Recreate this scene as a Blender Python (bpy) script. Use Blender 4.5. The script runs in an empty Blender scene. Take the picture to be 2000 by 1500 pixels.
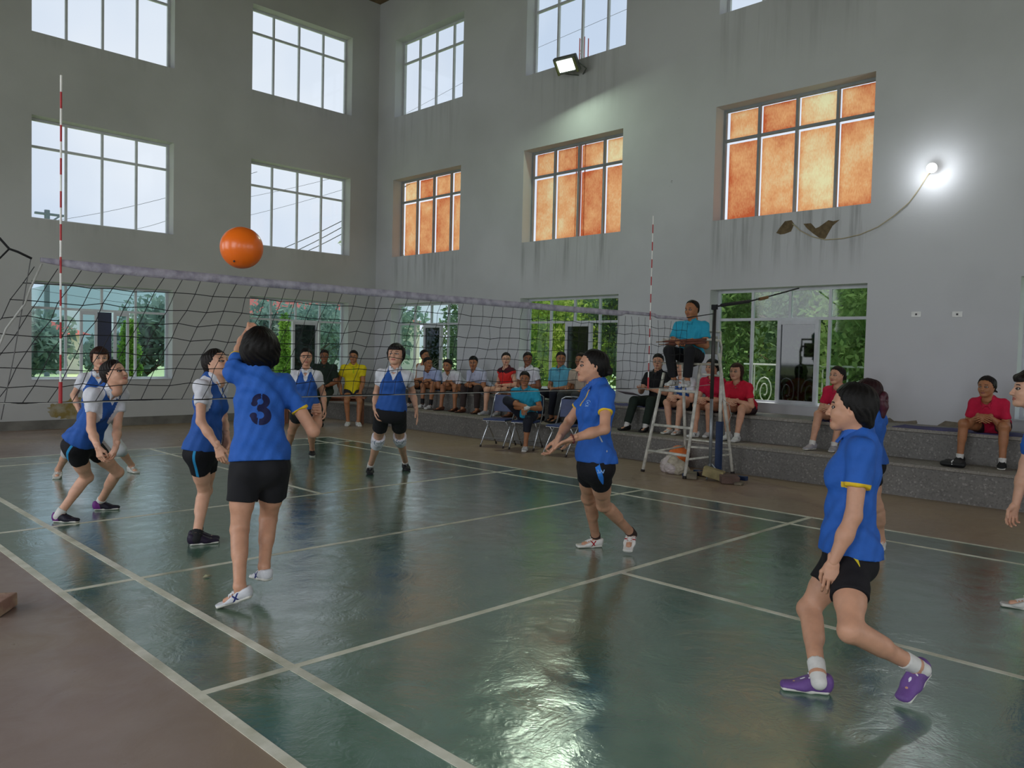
import bpy, math, random
import numpy as np
from mathutils import Vector, Matrix

# ------------------------------------------------------------------ camera, world, lights
SC = bpy.context.scene
COL = SC.collection
CAM = np.array([-1.49801838, -5.39075862, 1.54008375])
ROT = (1.53223131, -0.02377935, -0.78468146)
FPX = 1560.83
cd = bpy.data.cameras.new('camera'); cam = bpy.data.objects.new('camera', cd); COL.objects.link(cam)
cam.location = CAM; cam.rotation_euler = ROT
cd.sensor_width = 36; cd.lens = FPX / 2000 * 36; cd.clip_start = .05; cd.clip_end = 900
SC.camera = cam
SC.view_settings.view_transform = 'Standard'; SC.view_settings.look = 'None'
SC.view_settings.exposure = 0.0; SC.view_settings.gamma = 1; SC.view_settings.use_curve_mapping = False
try:
    SC.cycles.use_denoising = True
    SC.cycles.max_bounces = 10; SC.cycles.diffuse_bounces = 4; SC.cycles.glossy_bounces = 4
    SC.cycles.transparent_max_bounces = 16; SC.cycles.transmission_bounces = 6
    SC.cycles.sample_clamp_indirect = 6; SC.cycles.caustics_reflective = False; SC.cycles.caustics_refractive = False
except Exception:
    pass
w = bpy.data.worlds.new('sky'); SC.world = w; w.use_nodes = True
nt = w.node_tree; nt.nodes.clear()
def nn(nt, t, **kw):
    n = nt.nodes.new(t)
    for k, v in kw.items():
        if k.startswith('i_'):
            n.inputs[k[2:].replace('_', ' ')].default_value = v
        else: setattr(n, k, v)
    return n
_tc = nn(nt, 'ShaderNodeTexCoord'); _no = nn(nt, 'ShaderNodeTexNoise', i_Scale=2.2, i_Detail=4.0, i_Roughness=.55)
_ra = nn(nt, 'ShaderNodeValToRGB'); _bg = nn(nt, 'ShaderNodeBackground'); _ou = nn(nt, 'ShaderNodeOutputWorld')
_ra.color_ramp.elements[0].position = .35; _ra.color_ramp.elements[0].color = (.60, .70, .86, 1)
_ra.color_ramp.elements[1].position = .62; _ra.color_ramp.elements[1].color = (.86, .90, .97, 1)
nt.links.new(_tc.outputs['Generated'], _no.inputs['Vector']); nt.links.new(_no.outputs['Fac'], _ra.inputs['Fac'])
nt.links.new(_ra.outputs['Color'], _bg.inputs['Color']); nt.links.new(_bg.outputs[0], _ou.inputs[0])
_bg.inputs['Strength'].default_value = 1.05

def area(name, loc, rot, sx, sy, power, col=(1, 1, 1)):
    l = bpy.data.lights.new(name, 'AREA'); l.shape = 'RECTANGLE'; l.size = sx; l.size_y = sy; l.energy = power; l.color = col
    o = bpy.data.objects.new(name, l); o.location = loc; o.rotation_euler = rot; COL.objects.link(o); return o
H90 = math.pi / 2
# daylight entering through the unseen window rows on the left side and behind the camera
for yy in (-8.5, -3.2, 2.1, 7.4):
    area('window_daylight', (-5.6, yy, 2.9), (0, -H90 * .70, 0), 3.4, 3.0, 150, (.90, .95, 1.0))
for xx in (-2.2, 2.4, 7.0):
    area('window_daylight', (xx, -12.7, 2.9), (H90 * .70, 0, 0), 3.0, 3.4, 75, (.95, .98, 1.0))
# daylight falling on the planting outside both window walls
sl = bpy.data.lights.new('sun', 'SUN'); sl.energy = 4.0; sl.angle = .3; sl.color = (1, .97, .9)
so = bpy.data.objects.new('sun', sl); so.rotation_euler = (math.radians(-10), math.radians(12), 0); COL.objects.link(so)

# ------------------------------------------------------------------ projection helpers (pixel of the 2000x1500 frame -> point)
def _R(rx, ry, rz):
    c, s = np.cos, np.sin
    A = np.array([[1, 0, 0], [0, c(rx), -s(rx)], [0, s(rx), c(rx)]])
    B = np.array([[c(ry), 0, s(ry)], [0, 1, 0], [-s(ry), 0, c(ry)]])
    C = np.array([[c(rz), -s(rz), 0], [s(rz), c(rz), 0], [0, 0, 1]])
    return C @ B @ A
RM = _R(*ROT)
def ray(u, v): return RM @ np.array([(u - 1000) / FPX, -(v - 750) / FPX, -1.])
def on_z(u, v, z=0): d = ray(u, v); return CAM + d * ((z - CAM[2]) / d[2])
def on_x(u, v, x): d = ray(u, v); return CAM + d * ((x - CAM[0]) / d[0])
def on_y(u, v, y): d = ray(u, v); return CAM + d * ((y - CAM[1]) / d[1])
def depth(p): return float(-((np.asarray(p) - CAM) @ RM)[2])
def at_depth(u, v, t): return CAM + ray(u, v) * t
A_ = np.array
def nrm(v): v = np.asarray(v, float); return v / (np.linalg.norm(v) + 1e-12)
UP = A_([0., 0, 1])

# ------------------------------------------------------------------ scene objects
def tag(o, label=None, cat=None, group=None, kind=None):
    if label: o['label'] = label
    if cat: o['category'] = cat
    if group: o['group'] = group
    if kind: o['kind'] = kind
    return o
def empty(name, loc=(0, 0, 0), rz=0):
    o = bpy.data.objects.new(name, None); o.location = [float(x) for x in loc]; o.rotation_euler = (0, 0, rz); o.empty_display_size = .1
    COL.objects.link(o); return o
def link(name, me, mat=None, parent=None, smooth=False, local=False):
    o = bpy.data.objects.new(name, me); COL.objects.link(o)
    if mat:
        for m in (mat if isinstance(mat, (list, tuple)) else [mat]): me.materials.append(m)
    if smooth: me.polygons.foreach_set('use_smooth', [True] * len(me.polygons))
    if parent is not None:
        o.parent = parent
        if not local and parent.parent is None:
            o.matrix_parent_inverse = (Matrix.Translation(parent.location) @ parent.rotation_euler.to_matrix().to_4x4()).inverted()
    return o
def qmesh(name, V, Q, mat=None, parent=None, attrs=None, smooth=True):
    V = np.asarray(V, np.float32); Q = np.asarray(Q, np.int32); me = bpy.data.meshes.new(name); k = Q.shape[1]
    me.vertices.add(len(V)); me.vertices.foreach_set('co', V.ravel())
    me.loops.add(Q.size); me.loops.foreach_set('vertex_index', Q.ravel())
    me.polygons.add(len(Q)); me.polygons.foreach_set('loop_start', np.arange(0, Q.size, k, dtype=np.int32))
    try: me.polygons.foreach_set('loop_total', np.full(len(Q), k, np.int32))
    except Exception: pass
    me.update(calc_edges=True)
    for a, vals in (attrs or {}).items():
        at = me.attributes.new(a, 'FLOAT', 'POINT'); at.data.foreach_set('value', np.asarray(vals, np.float32))
    return link(name, me, mat, parent, smooth)
class MB:
    """collects boxes, tubes, polygons and builds ONE mesh object"""
    def __init__(s): s.v = []; s.f = []
    def add(s, v, f):
        n = len(s.v); s.v += [tuple(map(float, p)) for p in v]; s.f += [tuple(i + n for i in q) for q in f]; return s
    def box(s, a, b):
        (x0, y0, z0), (x1, y1, z1) = a, b
        v = [(x, y, z) for x in (x0, x1) for y in (y0, y1) for z in (z0, z1)]
        return s.add(v, [(0, 1, 3, 2), (4, 6, 7, 5), (0, 4, 5, 1), (2, 3, 7, 6), (0, 2, 6, 4), (1, 5, 7, 3)])
    def tube(s, pts, r, n=8, cap=True, flat=None):
        pts = [A_(p, float) for p in pts]; rs = r if isinstance(r, (list, tuple)) else [r] * len(pts); V = []; prev = None
        for i, p in enumerate(pts):
            d = nrm(pts[min(i + 1, len(pts) - 1)] - pts[max(i - 1, 0)])
            if prev is None:
                ref = UP if abs(d[2]) < .9 else A_([1., 0, 0]); x = nrm(np.cross(d, ref))
            else: x = nrm(prev - d * (prev @ d))
            prev = x; y = np.cross(d, x)
            for k in range(n):
                a = 2 * math.pi * k / n; V.append(p + (x * math.cos(a) + y * math.sin(a)) * rs[i])
        F = []
        for i in range(len(pts) - 1):
            for k in range(n): F.append((i * n + k, i * n + (k + 1) % n, (i + 1) * n + (k + 1) % n, (i + 1) * n + k))
        if cap: F.append(tuple(range(n))[::-1]); F.append(tuple((len(pts) - 1) * n + k for k in range(n)))
        return s.add(V, F)
    def obj(s, name, mat, parent=None, smooth=False, bevel=0):
        me = bpy.data.meshes.new(name); me.from_pydata(s.v, [], s.f); me.validate(); me.update()
        o = link(name, me, mat, parent, smooth)
        if bevel:
            m = o.modifiers.new('b', 'BEVEL'); m.width = bevel; m.segments = 2; m.limit_method = 'ANGLE'
        return o
def box(name, a, b, mat, parent=None, bevel=0): return MB().box(a, b).obj(name, mat, parent, bevel=bevel)
def tube(name, pts, r, mat, parent=None, n=8): return MB().tube(pts, r, n).obj(name, mat, parent, smooth=True)
# ------------------------------------------------------------------ materials
def hexc(h):
    h = h.lstrip('#'); c = [int(h[i:i + 2], 16) / 255 for i in (0, 2, 4)]
    return tuple((x / 12.92 if x <= .04045 else ((x + .055) / 1.055) ** 2.4) for x in c) + (1,)
_mc = {}
def mat(name, col, rough=.6, metal=0., noise=None, bump=None, spec=.5, col2=None, coat=0, trans=0, emit=None, sss=0):
    """principled with optional procedural colour noise (scale, low) and bump (scale, strength)"""
    key = (name,)
    if key in _mc: return _mc[key]
    m = bpy.data.materials.new(name); m.use_nodes = True; t = m.node_tree; b = t.nodes['Principled BSDF']
    c = hexc(col) if isinstance(col, str) else tuple(col)
    b.inputs['Base Color'].default_value = c; b.inputs['Roughness'].default_value = rough; b.inputs['Metallic'].default_value = metal
    b.inputs['Specular IOR Level'].default_value = spec; b.inputs['Coat Weight'].default_value = coat
    tc = nn(t, 'ShaderNodeTexCoord')
    sc, amt = noise if noise else (30, .06)
    n = nn(t, 'ShaderNodeTexNoise', i_Scale=float(sc), i_Detail=4.0); t.links.new(tc.outputs['Object'], n.inputs['Vector'])
    mx = nn(t, 'ShaderNodeMix', data_type='RGBA')
    c2 = hexc(col2) if isinstance(col2, str) else (col2 if col2 else tuple(x * (1 - amt * 2) for x in c[:3]) + (1,))
    mr = nn(t, 'ShaderNodeMapRange'); mr.inputs[1].default_value = .38; mr.inputs[2].default_value = .66
    t.links.new(n.outputs['Fac'], mr.inputs[0]); t.links.new(mr.outputs[0], mx.inputs[0])
    mx.inputs[6].default_value = c; mx.inputs[7].default_value = c2
    t.links.new(mx.outputs[2], b.inputs['Base Color'])
    if bump:
        n2 = nn(t, 'ShaderNodeTexNoise', i_Scale=float(bump[0]), i_Detail=5.0); bp = nn(t, 'ShaderNodeBump', i_Strength=bump[1], i_Distance=.02)
        t.links.new(tc.outputs['Object'], n2.inputs['Vector']); t.links.new(n2.outputs['Fac'], bp.inputs['Height']); t.links.new(bp.outputs[0], b.inputs['Normal'])
    if emit: b.inputs['Emission Color'].default_value = c; b.inputs['Emission Strength'].default_value = emit
    _mc[key] = m; return m
def masked(name, base, masks, rough=.75, bump=(60, .25), sheen=.0, noise=.05, spec=.3, thr=0.):
    """base colour replaced by other colours where float attributes m1, m2, ... are below zero"""
    if name in _mc: return _mc[name]
    m = bpy.data.materials.new(name); m.use_nodes = True; t = m.node_tree; b = t.nodes['Principled BSDF']
    b.inputs['Roughness'].default_value = rough; b.inputs['Specular IOR Level'].default_value = spec
    tc = nn(t, 'ShaderNodeTexCoord'); n = nn(t, 'ShaderNodeTexNoise', i_Scale=18.0, i_Detail=5.0); t.links.new(tc.outputs['Object'], n.inputs['Vector'])
    cur = None
    for i, (a, c) in enumerate([(None, base)] + list(masks)):
        c = hexc(c) if isinstance(c, str) else c
        if a is None:
            r = nn(t, 'ShaderNodeRGB'); r.outputs[0].default_value = c; cur = r.outputs[0]; continue
        at = nn(t, 'ShaderNodeAttribute', attribute_name=a); lt = nn(t, 'ShaderNodeMath', operation='LESS_THAN'); lt.inputs[1].default_value = 0.
        t.links.new(at.outputs['Fac'], lt.inputs[0]); mx = nn(t, 'ShaderNodeMix', data_type='RGBA')
        t.links.new(lt.outputs[0], mx.inputs[0]); t.links.new(cur, mx.inputs[6]); mx.inputs[7].default_value = c; cur = mx.outputs[2]
    mr = nn(t, 'ShaderNodeMapRange'); mr.inputs[1].default_value = .3; mr.inputs[2].default_value = .7; mr.inputs[3].default_value = 1 - noise * 2; mr.inputs[4].default_value = 1 + noise
    t.links.new(n.outputs['Fac'], mr.inputs[0]); vm = nn(t, 'ShaderNodeVectorMath', operation='SCALE'); t.links.new(cur, vm.inputs[0]); t.links.new(mr.outputs[0], vm.inputs['Scale'])
    t.links.new(vm.outputs[0], b.inputs['Base Color'])
    n2 = nn(t, 'ShaderNodeTexNoise', i_Scale=float(bump[0]), i_Detail=4.0); bp = nn(t, 'ShaderNodeBump', i_Strength=bump[1], i_Distance=.01)
    t.links.new(tc.outputs['Object'], n2.inputs['Vector']); t.links.new(n2.outputs['Fac'], bp.inputs['Height']); t.links.new(bp.outputs[0], b.inputs['Normal'])
    _mc[name] = m; return m
def M_glass(name, tint, gloss=.08):
    m = bpy.data.materials.new(name); m.use_nodes = True; t = m.node_tree; t.nodes.clear()
    tr = nn(t, 'ShaderNodeBsdfTransparent'); tr.inputs[0].default_value = tint
    g = nn(t, 'ShaderNodeBsdfGlossy', i_Roughness=.04); fr = nn(t, 'ShaderNodeFresnel', i_IOR=1.5); mx = nn(t, 'ShaderNodeMixShader'); o = nn(t, 'ShaderNodeOutputMaterial')
    tc = nn(t, 'ShaderNodeTexCoord'); n = nn(t, 'ShaderNodeTexNoise', i_Scale=1.2); bp = nn(t, 'ShaderNodeBump', i_Strength=.03)
    t.links.new(tc.outputs['Object'], n.inputs['Vector']); t.links.new(n.outputs['Fac'], bp.inputs['Height']); t.links.new(bp.outputs[0], g.inputs['Normal'])
    ge = nn(t, 'ShaderNodeNewGeometry'); iv = nn(t, 'ShaderNodeMath', operation='SUBTRACT'); iv.inputs[0].default_value = 1.; t.links.new(ge.outputs['Backfacing'], iv.inputs[1])
    ml = nn(t, 'ShaderNodeMath', operation='MULTIPLY'); t.links.new(fr.outputs[0], ml.inputs[0]); t.links.new(iv.outputs[0], ml.inputs[1])
    cm = nn(t, 'ShaderNodeMix', data_type='RGBA'); t.links.new(ge.outputs['Backfacing'], cm.inputs[0]); cm.inputs[6].default_value = tint; cm.inputs[7].default_value = (1, 1, 1, 1); t.links.new(cm.outputs[2], tr.inputs[0])
    t.links.new(ml.outputs[0], mx.inputs[0]); t.links.new(tr.outputs[0], mx.inputs[1]); t.links.new(g.outputs[0], mx.inputs[2]); t.links.new(mx.outputs[0], o.inputs[0])
    return m
# ------------------------------------------------------------------ signed-distance modelling (smooth unions of tapered limbs, surface nets)
class Pr:
    """elliptic tapered capsule a->b; w: half widths along side, d: half depths along front; op u(nion) / s(ubtract); cut: list of (point, normal) keeping the negative side"""
    def __init__(s, a, b, w, d=None, side=None, k=.02, op='u', cut=(), cap=None):
        s.a = A_(a, float); s.b = A_(b, float); s.w = w if isinstance(w, (tuple, list)) else (w, w)
        d = s.w if d is None else d; s.d = d if isinstance(d, (tuple, list)) else (d, d)
        ax = s.b - s.a; L = np.linalg.norm(ax); s.L = L
        ax = ax / L if L > 1e-6 else UP
        sd = A_([1., 0, 0]) if side is None else A_(side, float)
        if L < 1e-6 and side is not None and False: pass
        sd = sd - ax * (sd @ ax)
        if np.linalg.norm(sd) < 1e-3: sd = A_([0, 1., 0]) - ax * ax[1]
        sd = nrm(sd); s.M = np.stack([sd, np.cross(ax, sd), ax]); s.k = k; s.op = op; s.cut = cut
        s.cap = cap
    def ev(s, X, Y, Z):
        P = np.stack(np.broadcast_arrays(X, Y, Z), -1).astype(np.float32) - s.a.astype(np.float32)
        Q = P @ s.M.T.astype(np.float32)
        if s.L > 1e-6:
            t = np.clip(Q[..., 2] / s.L, 0, 1); oz = Q[..., 2] - t * s.L
        else: t = np.zeros(Q.shape[:-1], np.float32); oz = Q[..., 2]
        w = s.w[0] + (s.w[1] - s.w[0]) * t; d = s.d[0] + (s.d[1] - s.d[0]) * t
        c = np.minimum(w, d) if s.cap is None else s.cap
        x = Q[..., 0] / w; y = Q[..., 1] / d; z = oz / c
        k0 = np.sqrt(x * x + y * y + z * z) + 1e-9; k1 = np.sqrt((x / w) ** 2 + (y / d) ** 2 + (z / c) ** 2) + 1e-9
        D = k0 * (k0 - 1) / k1
        for (p, n) in s.cut:
            D = np.maximum(D, (P + s.a.astype(np.float32) - A_(p, np.float32)) @ A_(n, np.float32))
        return D
    def bounds(s, pad):
        r = max(max(s.w), max(s.d), s.cap or 0) + pad
        return np.minimum(s.a, s.b) - r, np.maximum(s.a, s.b) + r
def smin(a, b, k):
    h = np.maximum(k - np.abs(a - b), 0) / k
    return np.minimum(a, b) - h * h * k * .25
def sdf_mesh(prims, h, post=None, lo=None, hi=None):
    if lo is None:
        bb = [p.bounds(2 * h) for p in prims if p.op == 'u']; lo = np.min([b[0] for b in bb], 0); hi = np.max([b[1] for b in bb], 0)
    n = np.ceil((hi - lo) / h).astype(int) + 2
    ax = [lo[i] + h * np.arange(n[i]) for i in range(3)]
    D = np.full(n, .3, np.float32)
    for p in prims:
        b0, b1 = p.bounds(p.k + 2 * h)
        sl = []
        for i in range(3):
            i0 = max(0, int((b0[i] - lo[i]) / h)); i1 = min(n[i], int((b1[i] - lo[i]) / h) + 2); sl.append(slice(i0, max(i1, i0)))
        sl = tuple(sl)
        if any(q.stop <= q.start for q in sl): continue
        v = p.ev(ax[0][sl[0]][:, None, None], ax[1][sl[1]][None, :, None], ax[2][sl[2]][None, None, :])
        if p.op == 'u': D[sl] = smin(D[sl], v, p.k)
        else: D[sl] = -smin(-D[sl], v, p.k)
    if post is not None: D = post(D, ax[0][:, None, None], ax[1][None, :, None], ax[2][None, None, :])
    D = D.astype(np.float32)
    D[[0, -1]] = np.maximum(D[[0, -1]], h); D[:, [0, -1]] = np.maximum(D[:, [0, -1]], h); D[:, :, [0, -1]] = np.maximum(D[:, :, [0, -1]], h)
    return surfnet(D, lo, h)
_OFF = A_([(i, j, k) for i in (0, 1) for j in (0, 1) for k in (0, 1)])
_ED = [(a, b) for a in range(8) for b in range(a + 1, 8) if np.abs(_OFF[a] - _OFF[b]).sum() == 1]
def surfnet(D, o, h):
    S = D < 0; n = D.shape
    cnt = np.zeros([m - 1 for m in n], np.uint8)
    for (i, j, k) in _OFF: cnt += S[i:n[0] - 1 + i, j:n[1] - 1 + j, k:n[2] - 1 + k]
    idx = np.argwhere((cnt > 0) & (cnt < 8))
    if len(idx) == 0: return np.zeros((0, 3)), np.zeros((0, 4), int)
    ids = np.full(cnt.shape, -1, np.int32); ids[tuple(idx.T)] = np.arange(len(idx))
    cv = np.stack([D[tuple((idx + q).T)] for q in _OFF], 1)
    acc = np.zeros((len(idx), 3)); c = np.zeros(len(idx))
    for a, b in _ED:
        va, vb = cv[:, a], cv[:, b]; m = (va < 0) != (vb < 0)
        t = np.where(m, va / np.where(m, va - vb, 1), 0)
        acc += m[:, None] * (_OFF[a] + (_OFF[b] - _OFF[a]) * t[:, None]); c += m
    V = o + h * (idx + acc / c[:, None]); Q = []
    for a in range(3):
        b, g = (a + 1) % 3, (a + 2) % 3
        lo = [slice(None)] * 3; hi = [slice(None)] * 3; lo[a] = slice(0, n[a] - 1); hi[a] = slice(1, n[a])
        s0 = S[tuple(lo)]; s1 = S[tuple(hi)]
        e = np.argwhere(s0 != s1); e = e[(e[:, b] > 0) & (e[:, g] > 0) & (e[:, b] < n[b] - 1) & (e[:, g] < n[g] - 1)]
        ins = s0[tuple(e.T)]
        def cell(db, dg): q = e.copy(); q[:, b] += db; q[:, g] += dg; return ids[tuple(q.T)]
        q = np.stack([cell(-1, -1), cell(0, -1), cell(0, 0), cell(-1, 0)], 1)
        q[~ins] = q[~ins][:, ::-1]; Q.append(q)
    Q = np.concatenate(Q); Q = Q[(Q >= 0).all(1)]
    return V, Q
def xf(V, M, o): return np.asarray(V) @ np.asarray(M).T + o      # M columns = local axes

# ---- head (local: +Y face, +Z up, +X the person's right), hair styles, hands, shoe
def head_mesh(h, male=False):
    r = 1.05 if male else 1.
    j = .004 if male else 0
    p = [Pr((0, -.03, .030), (0, .0, .034), (.0765, .074), (.08, .08), k=.03),
         Pr((0, .018, .03), (0, .03, -.03), (.068, .060), (.060, .056), k=.03),
         Pr((0, .0, .0), (0, -.005, -.045), (.070, .058), (.07, .06), k=.03),
         Pr((0, .032, -.045), (0, .052, -.086), (.052 + j, .027 + j), (.045, .026), k=.03),
         Pr((0, .068, -.094), (0, .068, -.094), .017 + j, k=.02)]
    for s in (-1, 1):
        p += [Pr((s * .053, -.005, -.03), (s * .024, .055, -.088), (.018, .014), k=.03),
              Pr((s * .040, .062, -.028), (s * .034, .064, -.04), .020, k=.025),
              Pr((s * .014, .080, .021), (s * .050, .062, .020), .0095, k=.014),
              Pr((s * .033, .089, .001), (s * .033, .089, .001), (.016, .016), (.012, .012), k=.012, op='s', side=(1, 0, 0), cap=.008),
              Pr((s * .032, .0655, .0), (s * .032, .0655, .0), .0150, k=.006),
              Pr((s * .0115, .094, -.038), (s * .0115, .094, -.038), .0075, k=.008),
              Pr((s * .074, -.012, .012), (s * .073, -.006, -.026), (.007, .006), (.019, .011), side=(1, 0, 0), k=.008),
              Pr((s * .083, -.002, .004), (s * .080, -.002, -.012), .006, k=.006, op='s')]
    p += [Pr((0, .079, .012), (0, .102, -.033), (.0080, .0090), (.01, .01), k=.012),
          Pr((0, .1035, -.037), (0, .1035, -.037), .0098, k=.008),
          Pr((-.013, .0815, -.061), (.013, .0815, -.061), (.008, .008), (.0052, .0052), k=.008, side=(0, 1, 0)),
          Pr((-.011, .0810, -.072), (.011, .0810, -.072), (.008, .008), (.0062, .0062), k=.008, side=(0, 1, 0)),
          Pr((-.020, .0905, -.0665), (.020, .0905, -.0665), (.004, .004), (.0012, .0012), k=.003, side=(0, 1, 0), op='s'),
          Pr((0, -.022, -.05), (0, -.040, -.135), (.052 * r, .050 * r), k=.03)]
    V, Q = sdf_mesh(p, h)
    x, y, z = V.T
    lip = np.where(y > .06, np.sqrt((x / .026) ** 2 + ((z + .0665) / .0115) ** 2) - 1, 1) * .01
    ax = np.abs(x); zb = .0245 - (ax - .033) ** 2 * 9
    brow = np.where(y > .045, np.maximum(np.abs(z - zb) - .0034, np.abs(ax - .034) - .017), 1)
    eye = np.where(y > .045, (np.sqrt(((ax - .032) / .0165) ** 2 + ((z + .0005) / .0078) ** 2) - 1) * .008, 1)
    return V, Q, lip, np.minimum(brow, np.where(np.abs(eye) < .0022, -1, 1) * .002)
def eye_mesh():
    V = []; F = []; n, m = 10, 14
    for i in range(n + 1):
        a = math.pi / 2 * i / n
        for k in range(m): b = 2 * math.pi * k / m; V.append((.0138 * math.sin(a) * math.cos(b), .0045 * math.cos(a), .0066 * math.sin(a) * math.sin(b)))
    F = [(i * m + k, (i + 1) * m + k, (i + 1) * m + (k + 1) % m, i * m + (k + 1) % m) for i in range(n) for k in range(m)]
    V = A_(V); iris = np.sqrt(V[:, 0] ** 2 + (V[:, 2] - .0008) ** 2) - .0058
    me = bpy.data.meshes.new('eye'); me.from_pydata(V.tolist(), [], F); me.update()
    at = me.attributes.new('m1', 'FLOAT', 'POINT'); at.data.foreach_set('value', iris.astype(np.float32))
    me.polygons.foreach_set('use_smooth', [True] * len(me.polygons)); return me
def face_cut(y0=.045, zt=.07, slope=.55, low=-.13):
    """keeps hair out of the face: removes the region in front of a slanted surface"""
    def post(D, X, Y, Z):
        f = (Y - y0) + slope * np.maximum(0, -(Z - .02)) * 1.0 + np.abs(X) * .12
        top = (Z - zt) + (Y - .05) * .25
        cut = np.maximum(-f, top)      # >0 outside the removed region
        return np.maximum(D, -cut)
    return post
def back_cut(a, b, z0=-.2):
    def post(D, X, Y, Z): return np.maximum(D, (Y - a - b * Z + .10 * np.abs(X) + .0035 * np.sin(Z * 210 + X * 160) + .002 * np.sin(Z * 420 - X * 300)) / math.sqrt(1 + b * b))
    return post
def strands(V, Q, amp, f=260, ax=0):
    x, y, z = V.T
    a = np.arctan2(x, -y)
    d = amp * np.sin(a * f * .08 + 6 * np.sin(z * 25)) * (.6 + .4 * np.sin(z * 60 + x * 50))
    c = V - V.mean(0); c /= np.linalg.norm(c, axis=1)[:, None] + 1e-9
    return V + c * d[:, None], Q
def hair_mesh(style, h=.0045):
    cap = lambda o, back=0: [Pr((0, -.032 - back, .032), (0, -.002, .040), (.0765 + o, .074 + o), (.082 + o, .080 + o), k=.03)]
    if style == 'man':
        p = cap(.010) + [Pr((0, -.05, -.02), (0, -.06, -.03), (.062, .058), .035, k=.04)]
        V, Q = sdf_mesh(p, h, back_cut(.026, .72)); return strands(V, Q, .0020)
    if style == 'manback':      # receding forehead
        p = cap(.008) + [Pr((0, -.05, -.02), (0, -.06, -.03), (.062, .058), .035, k=.04)]
        V, Q = sdf_mesh(p, h, back_cut(.012, .42)); return strands(V, Q, .0018)
    if style == 'crop':         # short layered cut with fringe
        p = cap(.020) + [Pr((0, -.055, -.02), (0, -.062, -.055), (.072, .055), .045, k=.04),
                         Pr((-.045, .072, .062), (.03, .078, .068), .022, k=.02)]
        for s in (-1, 1): p += [Pr((s * .078, .015, .02), (s * .077, .0, -.045), (.015, .010), (.028, .018), side=(1, 0, 0), k=.03)]
        V, Q = sdf_mesh(p, h, face_cut(.040, .050, .5)); return strands(V, Q, .0035)
    if style == 'thick':        # thick rounded short hair seen from behind
        p = cap(.038, .012) + [Pr((0, -.055, -.02), (0, -.058, -.075), (.092, .074), (.062, .05), k=.05)]
        for s in (-1, 1): p += [Pr((s * .088, -.01, .0), (s * .080, -.02, -.055), .032, k=.04)]
        V, Q = sdf_mesh(p, h, face_cut(.05, .06, .4)); return strands(V, Q, .0045)
    if style == 'nape':         # combed back smooth, ending bluntly at the nape
        p = cap(.013, .004) + [Pr((0, -.062, -.01), (0, -.078, -.062), (.068, .058), (.044, .034), k=.035)]
        for s in (-1, 1): p += [Pr((s * .070, -.052, .01), (s * .062, -.062, -.045), (.016, .012), (.026, .020), side=(1, 0, 0), k=.03)]
        V, Q = sdf_mesh(p, h, back_cut(.028, .60)); return strands(V, Q, .0024)
    if style == 'bun':
        p = cap(.010) + [Pr((0, -.05, -.01), (0, -.065, -.03), (.060, .05), .035, k=.04)]
        r = random.Random(3)
        for i in range(12):
            a = i * .9; p.append(Pr((.028 * math.cos(a), -.118 + .014 * math.sin(a * 1.7), -.010 + .028 * math.sin(a)), (.012 * math.cos(a + 1), -.13, -.012), .0155, k=.010))
        V, Q = sdf_mesh(p, h, back_cut(.026, .62)); return strands(V, Q, .0026)
    if style == 'pony':
        p = cap(.011) + [Pr((0, -.05, -.01), (0, -.065, -.03), (.060, .05), .035, k=.04),
                         Pr((.0, -.112, -.012), (.012, -.128, -.060), (.020, .026), k=.02), Pr((.012, -.128, -.060), (.02, -.112, -.150), (.026, .010), k=.03)]
        V, Q = sdf_mesh(p, h, back_cut(.026, .62)); return strands(V, Q, .0026)
    if style == 'side':         # tied back with loose wisps at the sides
        p = cap(.012) + [Pr((0, -.05, -.01), (0, -.068, -.035), (.064, .05), .038, k=.04)]
        for s in (-1, 1): p += [Pr((s * .070, .030, .03), (s * .074, .01, -.05), (.010, .006), (.016, .008), side=(1, 0, 0), k=.02), Pr((s * .03, -.11, -.03), (s * .06, -.125, -.05), (.018, .008), k=.02)]
        V, Q = sdf_mesh(p, h, back_cut(.020, .66)); return strands(V, Q, .0030)
    if style == 'long':
        p = cap(.014) + [Pr((0, -.05, -.01), (0, -.07, -.10), (.078, .070), (.045, .035), k=.04)]
        for s in (-1, 1): p += [Pr((s * .078, .005, .02), (s * .082, -.015, -.11), (.014, .016), (.030, .026), side=(1, 0, 0), k=.03)]
        V, Q = sdf_mesh(p, h, face_cut(.042, .068, .35)); return strands(V, Q, .0030)
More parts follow.
